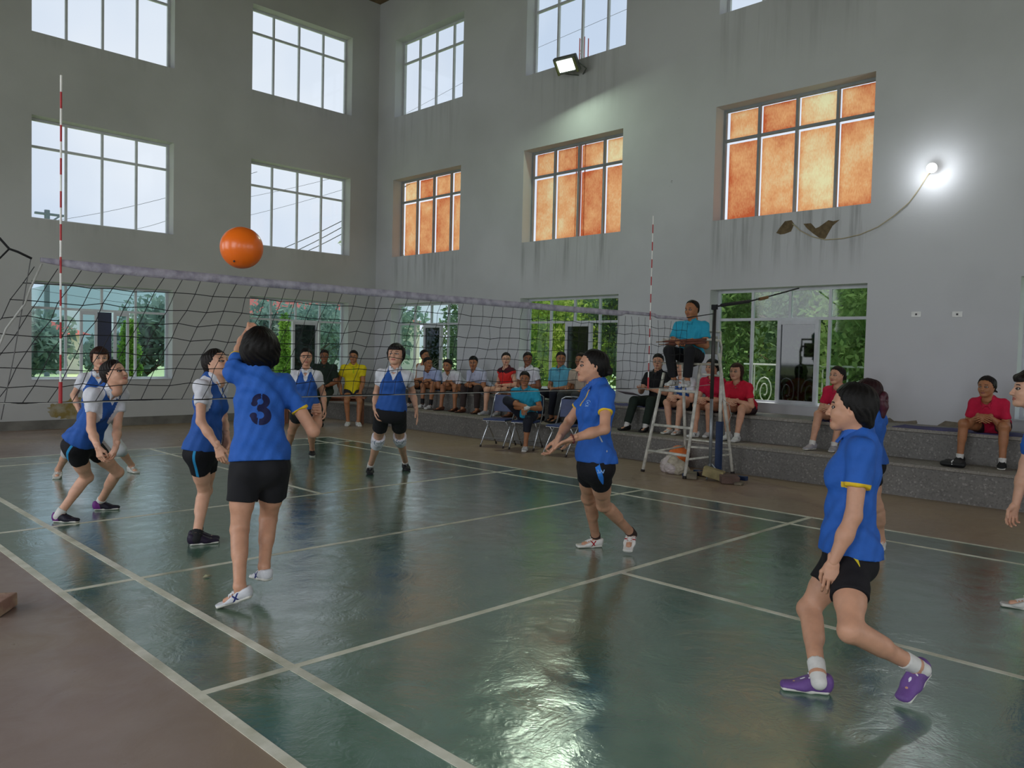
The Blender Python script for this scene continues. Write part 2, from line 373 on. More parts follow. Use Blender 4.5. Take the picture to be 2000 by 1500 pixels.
def hand_mesh(pose, h):
    """right hand: wrist at the origin, fingers +Y, palm -Z, thumb -X"""
    cu = {'relax': (22, 32, 22, .10), 'open': (8, 12, 8, .55), 'fist': (78, 92, 60, .0), 'curl': (48, 52, 30, .0), 'flat': (4, 6, 4, .2), 'splay': (-6, 22, 16, 1.0)}[pose]
    p = [Pr((0, -.03, 0), (0, .012, 0), (.027, .026), (.019, .017), side=(1, 0, 0), k=.015),
         Pr((0, .012, 0), (-.001, .078, .001), (.028, .038), (.015, .0115), side=(1, 0, 0), k=.015),
         Pr((-.022, .02, -.007), (-.030, .045, -.012), (.014, .012), k=.014)]
    fx = (-.0300, -.0105, .0095, .0285); ln = (.95, 1.05, .98, .78); yb = (.078, .084, .080, .070)
    for i in range(4):
        a = 0; L = [.043 * ln[i], .027 * ln[i], .021 * ln[i]]; pt = A_([fx[i], yb[i], 0.]); sp = (i - 1.5) * .10 * (cu[3] + .35); r = [.0088, .0082, .0075, .0066]
        for q in range(3):
            a += math.radians(cu[q] * (1 + .12 * (i - 1)))
            d = A_([math.sin(sp) * math.cos(a), math.cos(sp) * math.cos(a), -math.sin(a)]); b = pt + d * L[q]
            p.append(Pr(pt, b, (r[q], r[q + 1]), k=.0045)); pt = b
    if pose == 'fist': T = [(-.026, .026, -.010), (-.040, .058, -.024), (-.020, .078, -.040), (-.002, .080, -.044)]
    elif pose == 'relax' or pose == 'curl': T = [(-.026, .022, -.008), (-.044, .052, -.022), (-.045, .080, -.034), (-.040, .100, -.040)]
    else: T = [(-.026, .022, -.006), (-.052, .050, -.014), (-.068, .074, -.020), (-.076, .094, -.022)]
    for a, b, r0, r1 in zip(T, T[1:], (.0125, .0105, .0092), (.0105, .0092, .0075)): p.append(Pr(a, b, (r0, r1), k=.007))
    return sdf_mesh(p, h)
def shoe_parts(kind='sneaker'):
    low = kind == 'canvas'
    up = [Pr((0, -.032, .030), (0, .060, .030), (.034, .040), (.030, .027), side=(1, 0, 0), k=.02),
          Pr((0, .060, .028), (0, .140, .022), (.042, .037), (.024, .019), side=(1, 0, 0), k=.03),
          Pr((0, -.034, .056), (0, .030, .052), (.037, .032), (.040, .028) if not low else (.024, .018), side=(1, 0, 0), k=.03),
          Pr((0, -.045, .060), (0, -.040, .080 if not low else .062), (.026, .020), (.014, .012), side=(1, 0, 0), k=.02)]
    def pu(D, X, Y, Z):
        D = np.maximum(D, .014 - Z); return np.maximum(D, Z - (.088 if not low else .07) + np.clip(Y, 0, .1) * .45 + 0 * X)
    V, Q = sdf_mesh(up, .005, pu)
    U = (V, Q, {'m1': np.abs(V[:, 1] + V[:, 2] * .8 - .055) - .006 + np.where(V[:, 2] > .060, 1, 0), 'm2': V[:, 1] - .0 + (V[:, 2] - .03) * .3, 'm3': np.abs(V[:, 1] - V[:, 2] * .8 - .0) - .006 + np.where(V[:, 2] > .060, 1, 0)})
    so = [Pr((0, -.040, .014), (0, .030, .014), (.036, .034), (.016, .016), side=(1, 0, 0), k=.02),
          Pr((0, .030, .014), (0, .142, .014), (.036, .040), (.016, .014), side=(1, 0, 0), k=.02)]
    V, Q = sdf_mesh(so, .005, lambda D, X, Y, Z: np.maximum(np.maximum(D, -Z + 0 * X), Z - .022 - .05 * np.maximum(0, -Y) - (.004 if not low else 0))); S_ = (V, Q)
    la = [Pr((0, .018, .068), (0, .062, .056), (.013, .012), .005, side=(1, 0, 0), k=.006)]
    for i in range(4):
        y = .022 + i * .016; z = .0725 - i * .0058
        la.append(Pr((-.020, y - .003, z - .007), (.020, y + .005, z - .007), (.0045, .0045), k=.002)); la.append(Pr((0, y, z + .001), (0, y, z + .001), .004, k=.004))
    la += [Pr((0, .02, .068), (.026, .034, .076), .004, k=.002), Pr((0, .02, .068), (-.026, .038, .074), .004, k=.002)]
    V, Q = sdf_mesh(la, .0035)
    return U, S_, (V, Q)
_tm = {}
def tmpl(kind, *a):
    key = (kind,) + a
    if key not in _tm:
        _tm[key] = {'head': head_mesh, 'hair': hair_mesh, 'hand': hand_mesh}[kind](*a)
    return _tm[key]
# ------------------------------------------------------------------ people
SKIN = {}
def skin(tone):
    if tone not in SKIN:
        b, l = {'light': ('#D9A78C', '#B4665A'), 'mid': ('#CB987C', '#A35F52'), 'tan': ('#A9724F', '#85493A'), 'dark': ('#8A573C', '#6E3B30')}[tone]
        m = masked('skin_' + tone, b, [('m1', l), ('m2', '#2A1B18')], rough=.5, bump=(45, .10), noise=.06, spec=.4)
        bs = m.node_tree.nodes['Principled BSDF']; bs.inputs['Subsurface Weight'].default_value = .12; bs.inputs['Subsurface Radius'].default_value = (.012, .005, .003)
        bs.inputs['Subsurface Scale'].default_value = .6
        SKIN[tone] = m
    return SKIN[tone]
EYE = None
def frame(f, up=UP):
    """columns right, forward, up"""
    f = nrm(f); r = nrm(np.cross(f, up)); u = np.cross(r, f); return np.stack([r, f, u], 1)
def view_dirs(p):
    c = CAM - p; c[2] = 0; c = nrm(c); r = nrm(np.cross(UP, c)) * 1.0    # camera right seen from the camera
    if (RM[:, 0] @ r) < 0: r = -r
    return c, r
def ydir(p, yaw, pitch=0):
    """direction in picture sense: 0 towards the camera, 90 to picture right, -90 left, 180 away"""
    c, r = view_dirs(p); a = math.radians(yaw); b = math.radians(pitch)
    return (c * math.cos(a) + r * math.sin(a)) * math.cos(b) + UP * math.sin(b)
def ray_sphere(u, v, o, L, sg):
    d = ray(u, v); e = CAM - o; A = d @ d; B = 2 * d @ e; C = e @ e - L * L; q = B * B - 4 * A * C
    if q <= 0 or sg == 0: t = -B / (2 * A)
    else: t = (-B - sg * math.sqrt(q)) / (2 * A)
    P = CAM + d * t
    return P
def foot(heel, toe, s=1., flat=True):
    """heel/toe pixels as (u, v, z): foot frame and ankle"""
    h = on_z(*heel); t = on_z(*toe)
    f = nrm(t - h); m = (h * .5 + t * .5); h = m - f * .12 * s
    upv = UP - f * (f @ UP); upv = nrm(upv)
    return dict(o=h + f * .065 * s, f=f, u=upv, an=h + f * .062 * s + upv * .085 * s)
def pose(P, N, H, ty, hy, look, elR, wrR, haR, elL, wrL, haL, knR, knL, fR, fL, s=1., t0=None, dP=0, dN=0, dH=0, male=False, hw=1., pR=None, pL=None, shR=None, shL=None, roll=0):
    """P,N,H pixels of pelvis, neck base, head centre; el/wr/ha (u, v, sign); fR/fL feet; ty torso yaw, hy hip yaw, look (yaw, pitch)"""
    J = {}
    base = t0 if t0 is not None else (depth(fR['an']) + depth(fL['an'])) / 2
    J['P'] = at_depth(*P, base - dP); J['N'] = at_depth(*N, base - dP - dN); J['H'] = at_depth(*H, base - dP - dN - dH)
    up = nrm(J['N'] - J['P'])
    for k, y, w_ in (('P', hy, .088 * s), ('N', ty, (.170 if not male else .195) * s * hw)):
        f = ydir(J[k], y); u = up; f = nrm(f - u * (f @ u)); r = np.cross(f, u)
        J['f' + k] = f; J['r' + k] = r
    w_ = (.146 if not male else .185) * s * hw
    J['shR'] = J['N'] + J['rN'] * w_ - up * .045 * s; J['shL'] = J['N'] - J['rN'] * w_ - up * .045 * s
    if shR: J['shR'] = J['shR'] + up * shR[0] + J['fN'] * shR[1]
    if shL: J['shL'] = J['shL'] + up * shL[0] + J['fN'] * shL[1]
    J['hipR'] = J['P'] + J['rP'] * .088 * s - up * .02; J['hipL'] = J['P'] - J['rP'] * .088 * s - up * .02
    for q, el, wr, ha, pn in (('R', elR, wrR, haR, pR), ('L', elL, wrL, haL, pL)):
        E = ray_sphere(el[0], el[1], J['sh' + q], .275 * s, el[2]); d = E - J['sh' + q]; L = np.linalg.norm(d)
        W = ray_sphere(wr[0], wr[1], E, .235 * s, wr[2])
        T = ray_sphere(ha[0], ha[1], W, .165 * s, ha[2])
        J['el' + q] = E; J['wr' + q] = W; J['ha' + q] = nrm(T - W)
        sgn = 1 if q == 'R' else -1
        J['pn' + q] = pn if pn is not None else -J['rN'] * sgn
        if isinstance(J['pn' + q], tuple): c, r = view_dirs(W); J['pn' + q] = c * J['pn' + q][0] + r * J['pn' + q][1] + UP * J['pn' + q][2]
    for q, kn, ft in (('R', knR, fR), ('L', knL, fL)):
        A = ft['an']; Hp = J['hip' + q]; best = None
        for t in np.linspace(base - .6, base + .6, 121):
            K = at_depth(kn[0], kn[1], t); a = np.linalg.norm(K - Hp) - .385 * s; b = np.linalg.norm(K - A) - .375 * s
            m = (Hp + A) / 2; fr = (K - m) @ J['fP']
            c = a * a + b * b + (.0008 if fr < 0 else 0) + .02 * max(0, -fr) ** 2
            if best is None or c < best[0]: best = (c, K)
        J['kn' + q] = best[1]; J['an' + q] = A; J['ft' + q] = ft
    hd = ydir(J['H'], *look); J['Hm'] = frame(hd)
    if roll: 
        a = math.radians(roll); R_ = J['Hm']; r, f, u = R_.T; J['Hm'] = np.stack([r * math.cos(a) + u * math.sin(a), f, u * math.cos(a) - r * math.sin(a)], 1)
    J['s'] = s; J['male'] = male
    return J
def seated(at, yaw, z, lean=20, feet=(.40, .40), spread=(.13, .13), footz=0., arms='clasp', look=(0, 0), s=1., male=False, hand=None, kneez=None, twist=0, crossed=None, roll=0, armfwd=0, tor=1.):
    """sitting figure; at=(x, y) of the pelvis, yaw = world heading in degrees of its front"""
    a = math.radians(yaw); f = A_([math.cos(a), math.sin(a), 0.]); r = np.cross(f, UP); J = dict(s=s, male=male)
    P = A_([at[0], at[1], z + .085 * s]); l = math.radians(lean); ud = UP * math.cos(l) + f * math.sin(l)
    J['P'] = P; J['N'] = P + ud * (.42 if not male else .44) * s * tor; J['fP'] = f; J['rP'] = r
    b = a + math.radians(twist); fN = A_([math.cos(b), math.sin(b), 0.]); fN = nrm(fN - ud * (fN @ ud)); J['fN'] = fN; J['rN'] = np.cross(fN, ud)
    w_ = (.148 if not male else .182) * s
    J['shR'] = J['N'] + J['rN'] * w_ - ud * .045 * s; J['shL'] = J['N'] - J['rN'] * w_ - ud * .045 * s
    J['hipR'] = P + r * .088 * s; J['hipL'] = P - r * .088 * s
    hl = math.radians(lean * .55); J['H'] = J['N'] + (UP * math.cos(hl) + f * math.sin(hl)) * .180 * s
    for q, sg, i in (('R', 1, 0), ('L', -1, 1)):
        ank = A_([at[0], at[1], 0]) + f * feet[i] * s + r * sg * spread[i] * 1.0; ank[2] = footz + .085 * s
        ff = nrm(f + r * sg * .18); up_ = UP
        if crossed == q:      # ankle resting across the other knee
            ank = P + f * .40 * s - r * sg * .10 + UP * .16 * s; ff = nrm(-r * sg * .35 + UP * .25 + f * .8)
            up_ = nrm(UP * .8 - f * .1 + r * sg * .5); up_ = nrm(up_ - ff * (ff @ up_))
        hp = J['hip' + q]; d = ank - hp; L = np.linalg.norm(d); l1, l2 = .40 * s, .385 * s
        if L > l1 + l2 - .005: L = l1 + l2 - .005
        x = (l1 * l1 - l2 * l2 + L * L) / (2 * L); hh = math.sqrt(max(0, l1 * l1 - x * x)); dn = nrm(d)
        pole = nrm(f * .8 + UP * .8 + r * sg * .12 * (1 + spread[i] * 4)); 
        if crossed == q: pole = nrm(f * .3 + UP * .5 + r * sg * .8)
        pv = nrm(pole - dn * (pole @ dn)); J['kn' + q] = hp + dn * x + pv * hh; J['an' + q] = ank
        J['ft' + q] = dict(o=ank - up_ * .085 * s, f=ff, u=up_, an=ank)
    kR, kL = J['knR'], J['knL']; mid = (kR + kL) / 2
    for q, sg, K in (('R', 1, kR), ('L', -1, kL)):
        am = arms if isinstance(arms, str) else arms[0 if q == 'R' else 1]
        sh = J['sh' + q]
        if am == 'clasp': W = mid * .62 + P * .38 + UP * .11 + f * (.16 + armfwd) + r * sg * .05; hd = nrm(-r * sg * .75 + f * .7 - UP * .35); pn = nrm(-r * sg * .6 - f * .5 - UP * .3)
        elif am == 'lap': W = P + f * .22 + UP * .12 + r * sg * .09; hd = nrm(-r * sg * .9 + f * .4); pn = -UP
        elif am == 'knee': W = K - f * .10 + UP * .085 + r * sg * .0; hd = nrm(f + -UP * .55); pn = nrm(-UP - f * .3)
        elif am == 'low': W = mid - f * .02 - UP * .05 + r * sg * .05; hd = nrm(-r * sg * .4 + f * .3 - UP * .9); pn = -r * sg * 1.
        elif am == 'side': W = P + r * sg * .24 + f * .02 - UP * .02; hd = nrm(f * .3 - UP * .9); pn = -r * sg * 1.
        elif am == 'hold': W = P + f * .36 + UP * .20 + r * sg * .10; hd = nrm(-r * sg * .5 + f * .8); pn = UP * 1.
        elif am == 'stick': W = P + f * .28 + UP * .20 + r * sg * .10; hd = nrm(-r * sg * .8 + f * .5 - UP * .3); pn = nrm(-f - UP * .6)
        elif am == 'shin': W = J['knL'] * .35 + J['anR'] * .65 + UP * .06 + r * sg * .05; hd = nrm(f * .8 - r * sg * .4 - UP * .3); pn = -UP
        else: W = A_(am, float); hd = nrm(W - sh); pn = -r * sg * 1.
        d = W - sh; L = np.linalg.norm(d); l1, l2 = .275 * s, .24 * s
        if L > l1 + l2 - .01: W = sh + nrm(d) * (l1 + l2 - .01); d = W - sh; L = l1 + l2 - .01
        x = (l1 * l1 - l2 * l2 + L * L) / (2 * L); hh = math.sqrt(max(0, l1 * l1 - x * x)); dn = nrm(d)
        pole = nrm(-UP * .7 - f * .4 + r * sg * .55); pv = nrm(pole - dn * (pole @ dn))
        J['el' + q] = sh + dn * x + pv * hh; J['wr' + q] = W; J['ha' + q] = hd; J['pn' + q] = pn
    J['Hm'] = frame(ydir(J['H'], *look))
    if roll:
        a = math.radians(roll); r_, f_, u_ = J['Hm'].T; J['Hm'] = np.stack([r_ * math.cos(a) + u_ * math.sin(a), f_, u_ * math.cos(a) - r_ * math.sin(a)], 1)
    return J
def torso(J, o=0., g=1., low=-.03, chest=True, kk=.05):
    s = J['s']; P, N = J['P'], J['N']; up = nrm(N - P); fP, fN, rP, rN = J['fP'], J['fN'], J['rP'], J['rN']; D = N - P; male = J['male']
    L = np.linalg.norm(D)
    def pt(t, f=0, r=0, rr=None): return P + D * t + (fP * (1 - t) + fN * t) * f * s + (rP * (1 - t) + rN * t) * r * s
    a = lambda *v: tuple(x * s * g + o for x in v)
    hp = .150 if not male else .142; wa = .121 if not male else .138; ch = .130 if not male else .156
    p = [Pr(pt(low), pt(.14), a(hp, hp - .006), a(.108, .102), side=rP, k=kk), Pr(pt(.14), pt(.42, .005), a(hp - .006, wa), a(.102, .090), side=rP, k=kk),
         Pr(pt(.42, .005), pt(.74), a(wa, ch), a(.090, .098), side=rN, k=kk), Pr(pt(.74), pt(.90, -.01), a(ch, .085), a(.100, .065), side=rN, k=kk),
         Pr(J['shL'], pt(.93, -.01), a(.050, .052), k=kk), Pr(J['shR'], pt(.93, -.01), a(.050, .052), k=kk),
         Pr(pt(.88, -.015), pt(1.06, -.01), a(.062, .050), k=kk)]
    for q in (-1, 1):
        p.append(Pr(pt(-.03, -.055, q * .062), pt(.04, -.05, q * .062), a(.072, .070), k=kk))
        if chest and not male: p.append(Pr(pt(.66, .068, q * .062), pt(.70, .06, q * .058), a(.054, .05), k=kk))
    return p, pt, up
def lerp(a, b, t): return a * (1 - t) + b * t
def person(label, J, shirt=None, bottom=None, hair='man', haircol='black', tone='mid', hands=('relax', 'relax'), shoes=None, socks=None, group=None, g=1., face=1.0, pads=False, extra=None):
    global EYE
    s = J['s']; male = J['male']; dist = depth(J['P']); h = min(.0125, max(.0068, dist * .00135))
    gp = (J['ftR']['o'] + J['ftL']['o']) / 2 if J['P'][2] < 1.2 else J['P']
    base = A_([J['P'][0], J['P'][1], min(J['ftR']['o'][2], J['ftL']['o'][2])])
    root = empty('person', base); tag(root, label, 'person', group)
    # --- body: torso, limbs, head and hands as one skin mesh
    T, pt, up = torso(J, 0, g)
    p = list(T); mg = (1.12 if male else 1.) * s
    neck_top = J['H'] + J['Hm'] @ A_([0, -.03, -.07]) * s
    p += [Pr(J['N'] - up * .02, neck_top, (.056 * mg, .048 * mg), k=.03)]
    for q in 'RL':
        sh, el, wr = J['sh' + q], J['el' + q], J['wr' + q]; k = .02
        p += [Pr(sh, el, (.046 * mg * g, .037 * mg * g), k=.03), Pr(el, lerp(el, wr, .45), (.037 * mg * g, .038 * mg * g), k=k), Pr(lerp(el, wr, .4), wr, (.0375 * mg * g, .0245 * mg), k=k)]
        hp, kn, an = J['hip' + q], J['kn' + q], J['an' + q]; bk = nrm(-J['fP'] + .0 * UP); sd = nrm(kn - an); bk = nrm(bk - sd * (bk @ sd))
        gl = g
        p += [Pr(hp, kn, (.083 * gl * s, .053 * gl * s), k=k), Pr(lerp(hp, kn, .1), lerp(hp, kn, .6), (.082 * gl * s, .070 * gl * s), k=k),
              Pr(kn, an, (.049 * gl * s, .034 * s), k=k), Pr(lerp(kn, an, .16) + bk * .016, lerp(kn, an, .45) + bk * .012, (.044 * gl * s, .042 * gl * s), k=.03),
              Pr(kn - bk * .008, kn - bk * .008, .050 * gl * s, k=k),
              Pr(an, J['ft' + q]['o'] + J['ft' + q]['u'] * .045 * s, (.034 * s, .028 * s), k=k), Pr(J['ft' + q]['o'] + J['ft' + q]['u'] * .04 * s, J['ft' + q]['o'] + J['ft' + q]['u'] * .03 * s + J['ft' + q]['f'] * .10 * s, (.028 * s, .022 * s), (.026 * s, .016 * s), side=np.cross(J['ft' + q]['f'], J['ft' + q]['u']), k=k)]
    V, Q = sdf_mesh(p, h)
    VV = [V]; QQ = [Q]; n = len(V); m1 = [np.ones(n)]; m2 = [np.ones(n)]
    hv, hq, lip, brow = tmpl('head', .0032 if dist < 7.5 else .0050, male)
    hs = s * face; VV.append(xf(hv * hs, J['Hm'], J['H'])); QQ.append(hq + n); n += len(hv); m1.append(lip); m2.append(brow)
    for q, sg in (('R', 1), ('L', -1)):
        pz = hands[0 if q == 'R' else 1]
        if pz is None: continue
        qv, qq = tmpl('hand', pz, .0030 if dist < 5.6 else (.0038 if dist < 8 else .0055)); qv = qv.copy()
        if sg < 0: qv[:, 0] *= -1; qq = qq[:, ::-1]
        y = nrm(J['ha' + q]); z = -A_(J['pn' + q], float); z = nrm(z - y * (z @ y)); x = np.cross(y, z)
        VV.append(xf(qv * s * (1.05 if male else .98), np.stack([x, y, z], 1), J['wr' + q])); QQ.append(qq + n); n += len(qv); m1.append(np.ones(len(qv))); m2.append(np.ones(len(qv)))
    body = qmesh('body', np.concatenate(VV), np.concatenate(QQ), skin(tone), root, {'m1': np.concatenate(m1), 'm2': np.concatenate(m2)})
    # --- eyes
    if EYE is None: EYE = eye_mesh(); EYE.materials.append(masked('eye', '#C9C2BC', [('m1', '#1B110D')], rough=.2, bump=(10, .0), noise=0))
    for q in (-1, 1):
        e = link('eye', EYE, None, root)
        Mh = np.eye(4); Mh[:3, :3] = J['Hm'] * hs; Mh[:3, 3] = J['H'] + J['Hm'] @ A_([q * .032, .0776, -.0005]) * hs; e.matrix_basis = Matrix(Mh.tolist())
    # --- hair
    if hair:
        HV, HQ = tmpl('hair', hair)
        qmesh('hair', xf(HV * hs, J['Hm'], J['H']), HQ, HAIR[haircol], root)
    # --- shirt
    def build_shirt():
        c = shirt; o = .012; p, pt, up = torso(J, o * 1.0, g * 1.01, low=.14, kk=.05)
        hpw = (.150 if not male else .142) * s * g; lo_t = c.get('low', -.13)
        p.append(Pr(pt(lo_t), pt(.16), (hpw + .026, hpw + .010), (.108 * s * g + .028, .100 * s * g + .012), side=J['rP'], k=.04))
        for q in (-1, 1): p.append(Pr(pt(-.03, -.055, q * .062), pt(.04, -.05, q * .062), (.072 * s * g + .022, .070 * s * g + .018), k=.05))
        end = c.get('sleeve', .60); masks = {}
        for q in 'RL':
            sh, el = J['sh' + q], J['el' + q]; d = nrm(el - sh); e = lerp(sh, el, end)
            if end > 0: p.append(Pr(sh, e + d * .05, (.054 * mg * g, .056 * mg * g), k=.04, cut=[(e, d)]))
        npnt = J['N'] + J['fN'] * .030 * s + up * .028 * s
        nr = c.get('neck', .060) * s
        subs = [Pr(npnt - up * .01, npnt + up * .10 + J['fN'] * .03, nr, k=.012, op='s')]
        if c.get('v', 0): subs.append(Pr(npnt + J['fN'] * .05, pt(1 - c['v'], .15), (.045 * s, .006), k=.01, op='s'))
        if end <= 0:
            for sg in (-1, 1): subs.append(Pr(J['N'] + J['rN'] * sg * .20 * s + up * .03, J['N'] + J['rN'] * sg * .20 * s - up * .12, .085 * s, k=.02, op='s'))
        hem = pt(c.get('hem', -.17)); hn = -up
        hemn = nrm(hn + J['fP'] * c.get('hemtilt', 0))
        def post(D, X, Y, Z):
            ph = X * 37 + Y * 31; a1 = np.sin(ph + Z * 21 + 2.1 * np.sin(Z * 9 + X * 8)) * .0028 + np.sin(X * 71 - Y * 63 - Z * 34) * .0014
            D = D + a1 * 1.7
            return np.maximum(D, (X - hem[0]) * hemn[0] + (Y - hem[1]) * hemn[1] + (Z - hem[2]) * hemn[2])
        V, Q = sdf_mesh(p + subs, h, post)
        # region masks
        lz = (V - J['N']) @ up; lx = (V - J['N']) @ J['rN']; lf = (V - J['N']) @ J['fN']
        sd = np.full(len(V), 1.)
        for q in 'RL':
            sh, el = J['sh' + q], J['el' + q]; d = nrm(el - sh); e = lerp(sh, el, end)
            w_ = V - sh; al = w_ @ d; rad = np.linalg.norm(w_ - al[:, None] * d, axis=1)
            L = np.linalg.norm(e - sh)
            val = np.where((rad < .078 * s) & (al > .03) & (al < L + .012), (L - al) - c.get('trimw', .016), 1); sd = np.minimum(sd, val)
        ns = np.min([q.ev(V[:, 0], V[:, 1], V[:, 2]) for q in subs[:2 if c.get('v') else 1]], 0)
        at = {}; kind = c['kind']
        if kind == 'polo':
            at = {'m1': sd, 'm2': np.where(lf > .03, np.maximum(np.abs(lx) - .013 * s, -(lz + .135 * s)), 1), 'm3': c['glyph'](lx, lz, lf) if c.get('glyph') else np.ones(len(V))}
        elif kind == 'vneck':
            yoke = (.072 * s + np.maximum(0, -lz) * .42) - np.abs(lx)
            at = {'m1': np.where(lz > -.20 * s, yoke, .1), 'm2': np.where(lf > -.01, ns - .012, 1)}
            for q in 'RL':
                sh, el = J['sh' + q], J['el' + q]; d = nrm(el - sh); w_ = V - sh; al = w_ @ d; rad = np.linalg.norm(w_ - al[:, None] * d, axis=1)
                at['m1'] = np.where((al > .055 * s) & (rad < .085 * s), -.01, at['m1'])
        elif kind == 'jersey':
            at = {'m1': (np.abs(lx) < .5) * -(lz + .075 * s - np.abs(np.abs(lx) - .09) * .4 - .0), 'm2': np.where(lf > -.01, ns - .010, 1)}
        elif kind == 'uniform':
            at = {'m1': np.where(lf > .03, np.abs(lx) - .0035, 1)}
        o_ = qmesh('shirt' if kind != 'tank' else 'tank_top', V, Q, c['mat'], root, at)
        if c.get('collar') is not None:
            ax = nrm(up + J['fN'] * .28); ct = J['N'] + J['fN'] * .012 * s + up * .012 * s; R1 = .064 * s * (1.12 if male else 1)
            cp = [Pr(ct, ct + ax * .038, (R1 * 1.08, R1), (R1 * 1.0, R1 * .92), side=J['rN'], k=.01), Pr(ct - ax * .02, ct + ax * .12, R1 * .86, k=.006, op='s')]
            cf = J['fN']; 
            for sg in (-1, 1): cp.append(Pr(ct + cf * R1 * .95 + J['rN'] * sg * .022, ct + cf * (R1 + .020) + J['rN'] * sg * .042 - up * .035, (.022, .007), (.006, .005), side=J['rN'], k=.012))
            cp.append(Pr(ct + cf * .05 + ax * .06, ct + cf * .15 - up * .08, (.020, .003), k=.006, op='s'))
            lo_, hi_ = ct - .14, ct + .14
            V, Q = sdf_mesh(cp, max(.0055, h * .7), lambda D, X, Y, Z: np.maximum(D, -((X - ct[0]) * ax[0] + (Y - ct[1]) * ax[1] + (Z - ct[2]) * ax[2]) - .03), lo_, hi_)
            if len(V): qmesh('collar', V, Q, c['collar'], root)
        return o_
    so = build_shirt() if shirt else None
    # --- bottoms
    if bottom:
        b = bottom; o = .011; end = b.get('end', .52); long_ = b.get('long', 0)
        P_, pt, up = torso(J, 0, g, chest=False); a = lambda *v: tuple(x * s * g + o for x in v)
        hpw = .150 if not male else .145
        top = pt(max(.10, (shirt or {}).get('hem', .1) + .20)); tc_ = [(top, up)]
        p = [Pr(pt(-.07), pt(.26), a(hpw - .008, hpw - .016), a(.104, .102), side=J['rP'], k=.04, cut=tc_)]
        for q in (-1, 1): p.append(Pr(pt(-.05, -.055, q * .062), pt(.04, -.05, q * .062), a(.071, .069), k=.04, cut=tc_))
        m1 = None; legs = []
        for q, sg in (('R', 1), ('L', -1)):
            hp, kn, an = J['hip' + q], J['kn' + q], J['an' + q]; d = nrm(kn - hp)
            if long_:
                e = lerp(kn, an, long_); d2 = nrm(an - kn)
                p += [Pr(hp, kn, (.098 * s * g, .072 * s * g), k=.03), Pr(kn, e + d2 * .03, (.070 * s * g, (.058 if not b.get('slim') else .05) * s), k=.03, cut=[(e, d2)])]
            else:
                e = lerp(hp, kn, end); fl = b.get('flare', 0)
                p += [Pr(hp, e + d * .05, (.093 * s * g, (.084 + fl) * s * g), k=.03, cut=[(e, d)])]
            legs.append((hp, nrm(kn - hp), sg))
        def post(D, X, Y, Z):
            D = D + np.sin(X * 60 + Y * 55 + Z * 25) * .0018
            return D
        V, Q = sdf_mesh(p, h, post); at = {}
        if b.get('stripe'):
            val = np.full(len(V), 1.)
            for hp, d, sg in legs:
                w_ = V - hp; al = w_ @ d; ou = nrm(J['rP'] * sg - d * (J['rP'] @ d) * sg); fr = np.cross(d, ou) * 1.
                x = (w_ @ J['fP']); lat = w_ @ ou
                val = np.minimum(val, np.where(lat > .02, np.abs(x - b.get('sx', 0) + b.get('slant', 0) * (al - .05)) - b['stripe'] * (1 if not b.get('taper') else np.clip((b['taper'] - al) / b['taper'], 0, 1)), 1))
            at['m1'] = val
        qmesh('trousers' if long_ > .6 else 'shorts', V, Q, b['mat'], root, at)
    # --- socks, knee pads, shoes
    for i, q in enumerate('RL'):
        an, kn = J['an' + q], J['kn' + q]; d = nrm(kn - an)
        if socks:
            L = socks.get('len', .06); p = [Pr(an - d * .04, an + d * (L + .03), (.0365 * s, .0425 * s * max(1., g)), k=.02, cut=[(an + d * L, d)])]
            V, Q = sdf_mesh(p, .006); qmesh('sock', V, Q, socks['mat'], root)
        if pads:
            a, b_ = kn - nrm(kn - J['hip' + q]) * .10, kn + nrm(an - kn) * .125
            e1, e2 = nrm(a - kn), nrm(b_ - kn)
            p = [Pr(kn, a + e1 * .04, (.074, .084), k=.03, cut=[(a, e1)]), Pr(kn, b_ + e2 * .04, (.074, .068), k=.03, cut=[(b_, e2)])]
            V, Q = sdf_mesh(p, h)
            fw = ydir(kn, 0); rr = view_dirs(kn)[1]; w_ = V - (kn - UP * .015); x = w_ @ rr; z = w_[:, 2]; fr = w_ @ fw
            ring = np.abs(np.sqrt(x * x + z * z) - .040) - .0028
            bars = np.maximum(np.abs(((x + .1) % .016) - .008) - .0022, np.abs(z) - .022)
            txt = np.maximum(np.abs(z + .052) - .004, np.abs(x) - .03); txt = np.maximum(txt, -(((x * 130) % 1) - .35) * .01)
            qmesh('knee_pad', V, Q, pads, root, {'m1': np.where(fr > 0, np.minimum(np.minimum(ring, bars), txt), 1)})
        if shoes:
            ft = J['ft' + q]; kind = shoes.get('kind', 'sneaker'); U, S_, L_ = SHOE(kind)
            key = (shoes['up'].name, kind)
            fm = shoemesh(kind, 'up', shoes['up']); x = np.cross(ft['f'], ft['u']); M4 = np.eye(4); M4[:3, :3] = np.stack([x, ft['f'], ft['u']], 1) * s * (1.08 if male else 1.02); M4[:3, 3] = ft['o']
            so_ = link('shoe', fm, None, root); so_.matrix_basis = Matrix(M4.tolist())
            sl_ = link('sole', shoemesh(kind, 'sole', shoes['sole']), None, so_)
            if shoes.get('lace') is not None: link('laces', shoemesh(kind, 'lace', shoes['lace']), None, so_)
    return root
_sh = {}; _sm = {}
def SHOE(kind):
    if kind not in _sh: _sh[kind] = shoe_parts(kind)
    return _sh[kind]
def shoemesh(kind, part, m):
    key = (kind, part, m.name)
    if key not in _sm:
        U, S_, L_ = SHOE(kind); V, Q, at = (U if part == 'up' else (S_ + ({},) if part == 'sole' else L_ + ({},)))
        o = qmesh(part, V, Q, m, None, at); me = o.data; bpy.data.objects.remove(o); _sm[key] = me
    return _sm[key]
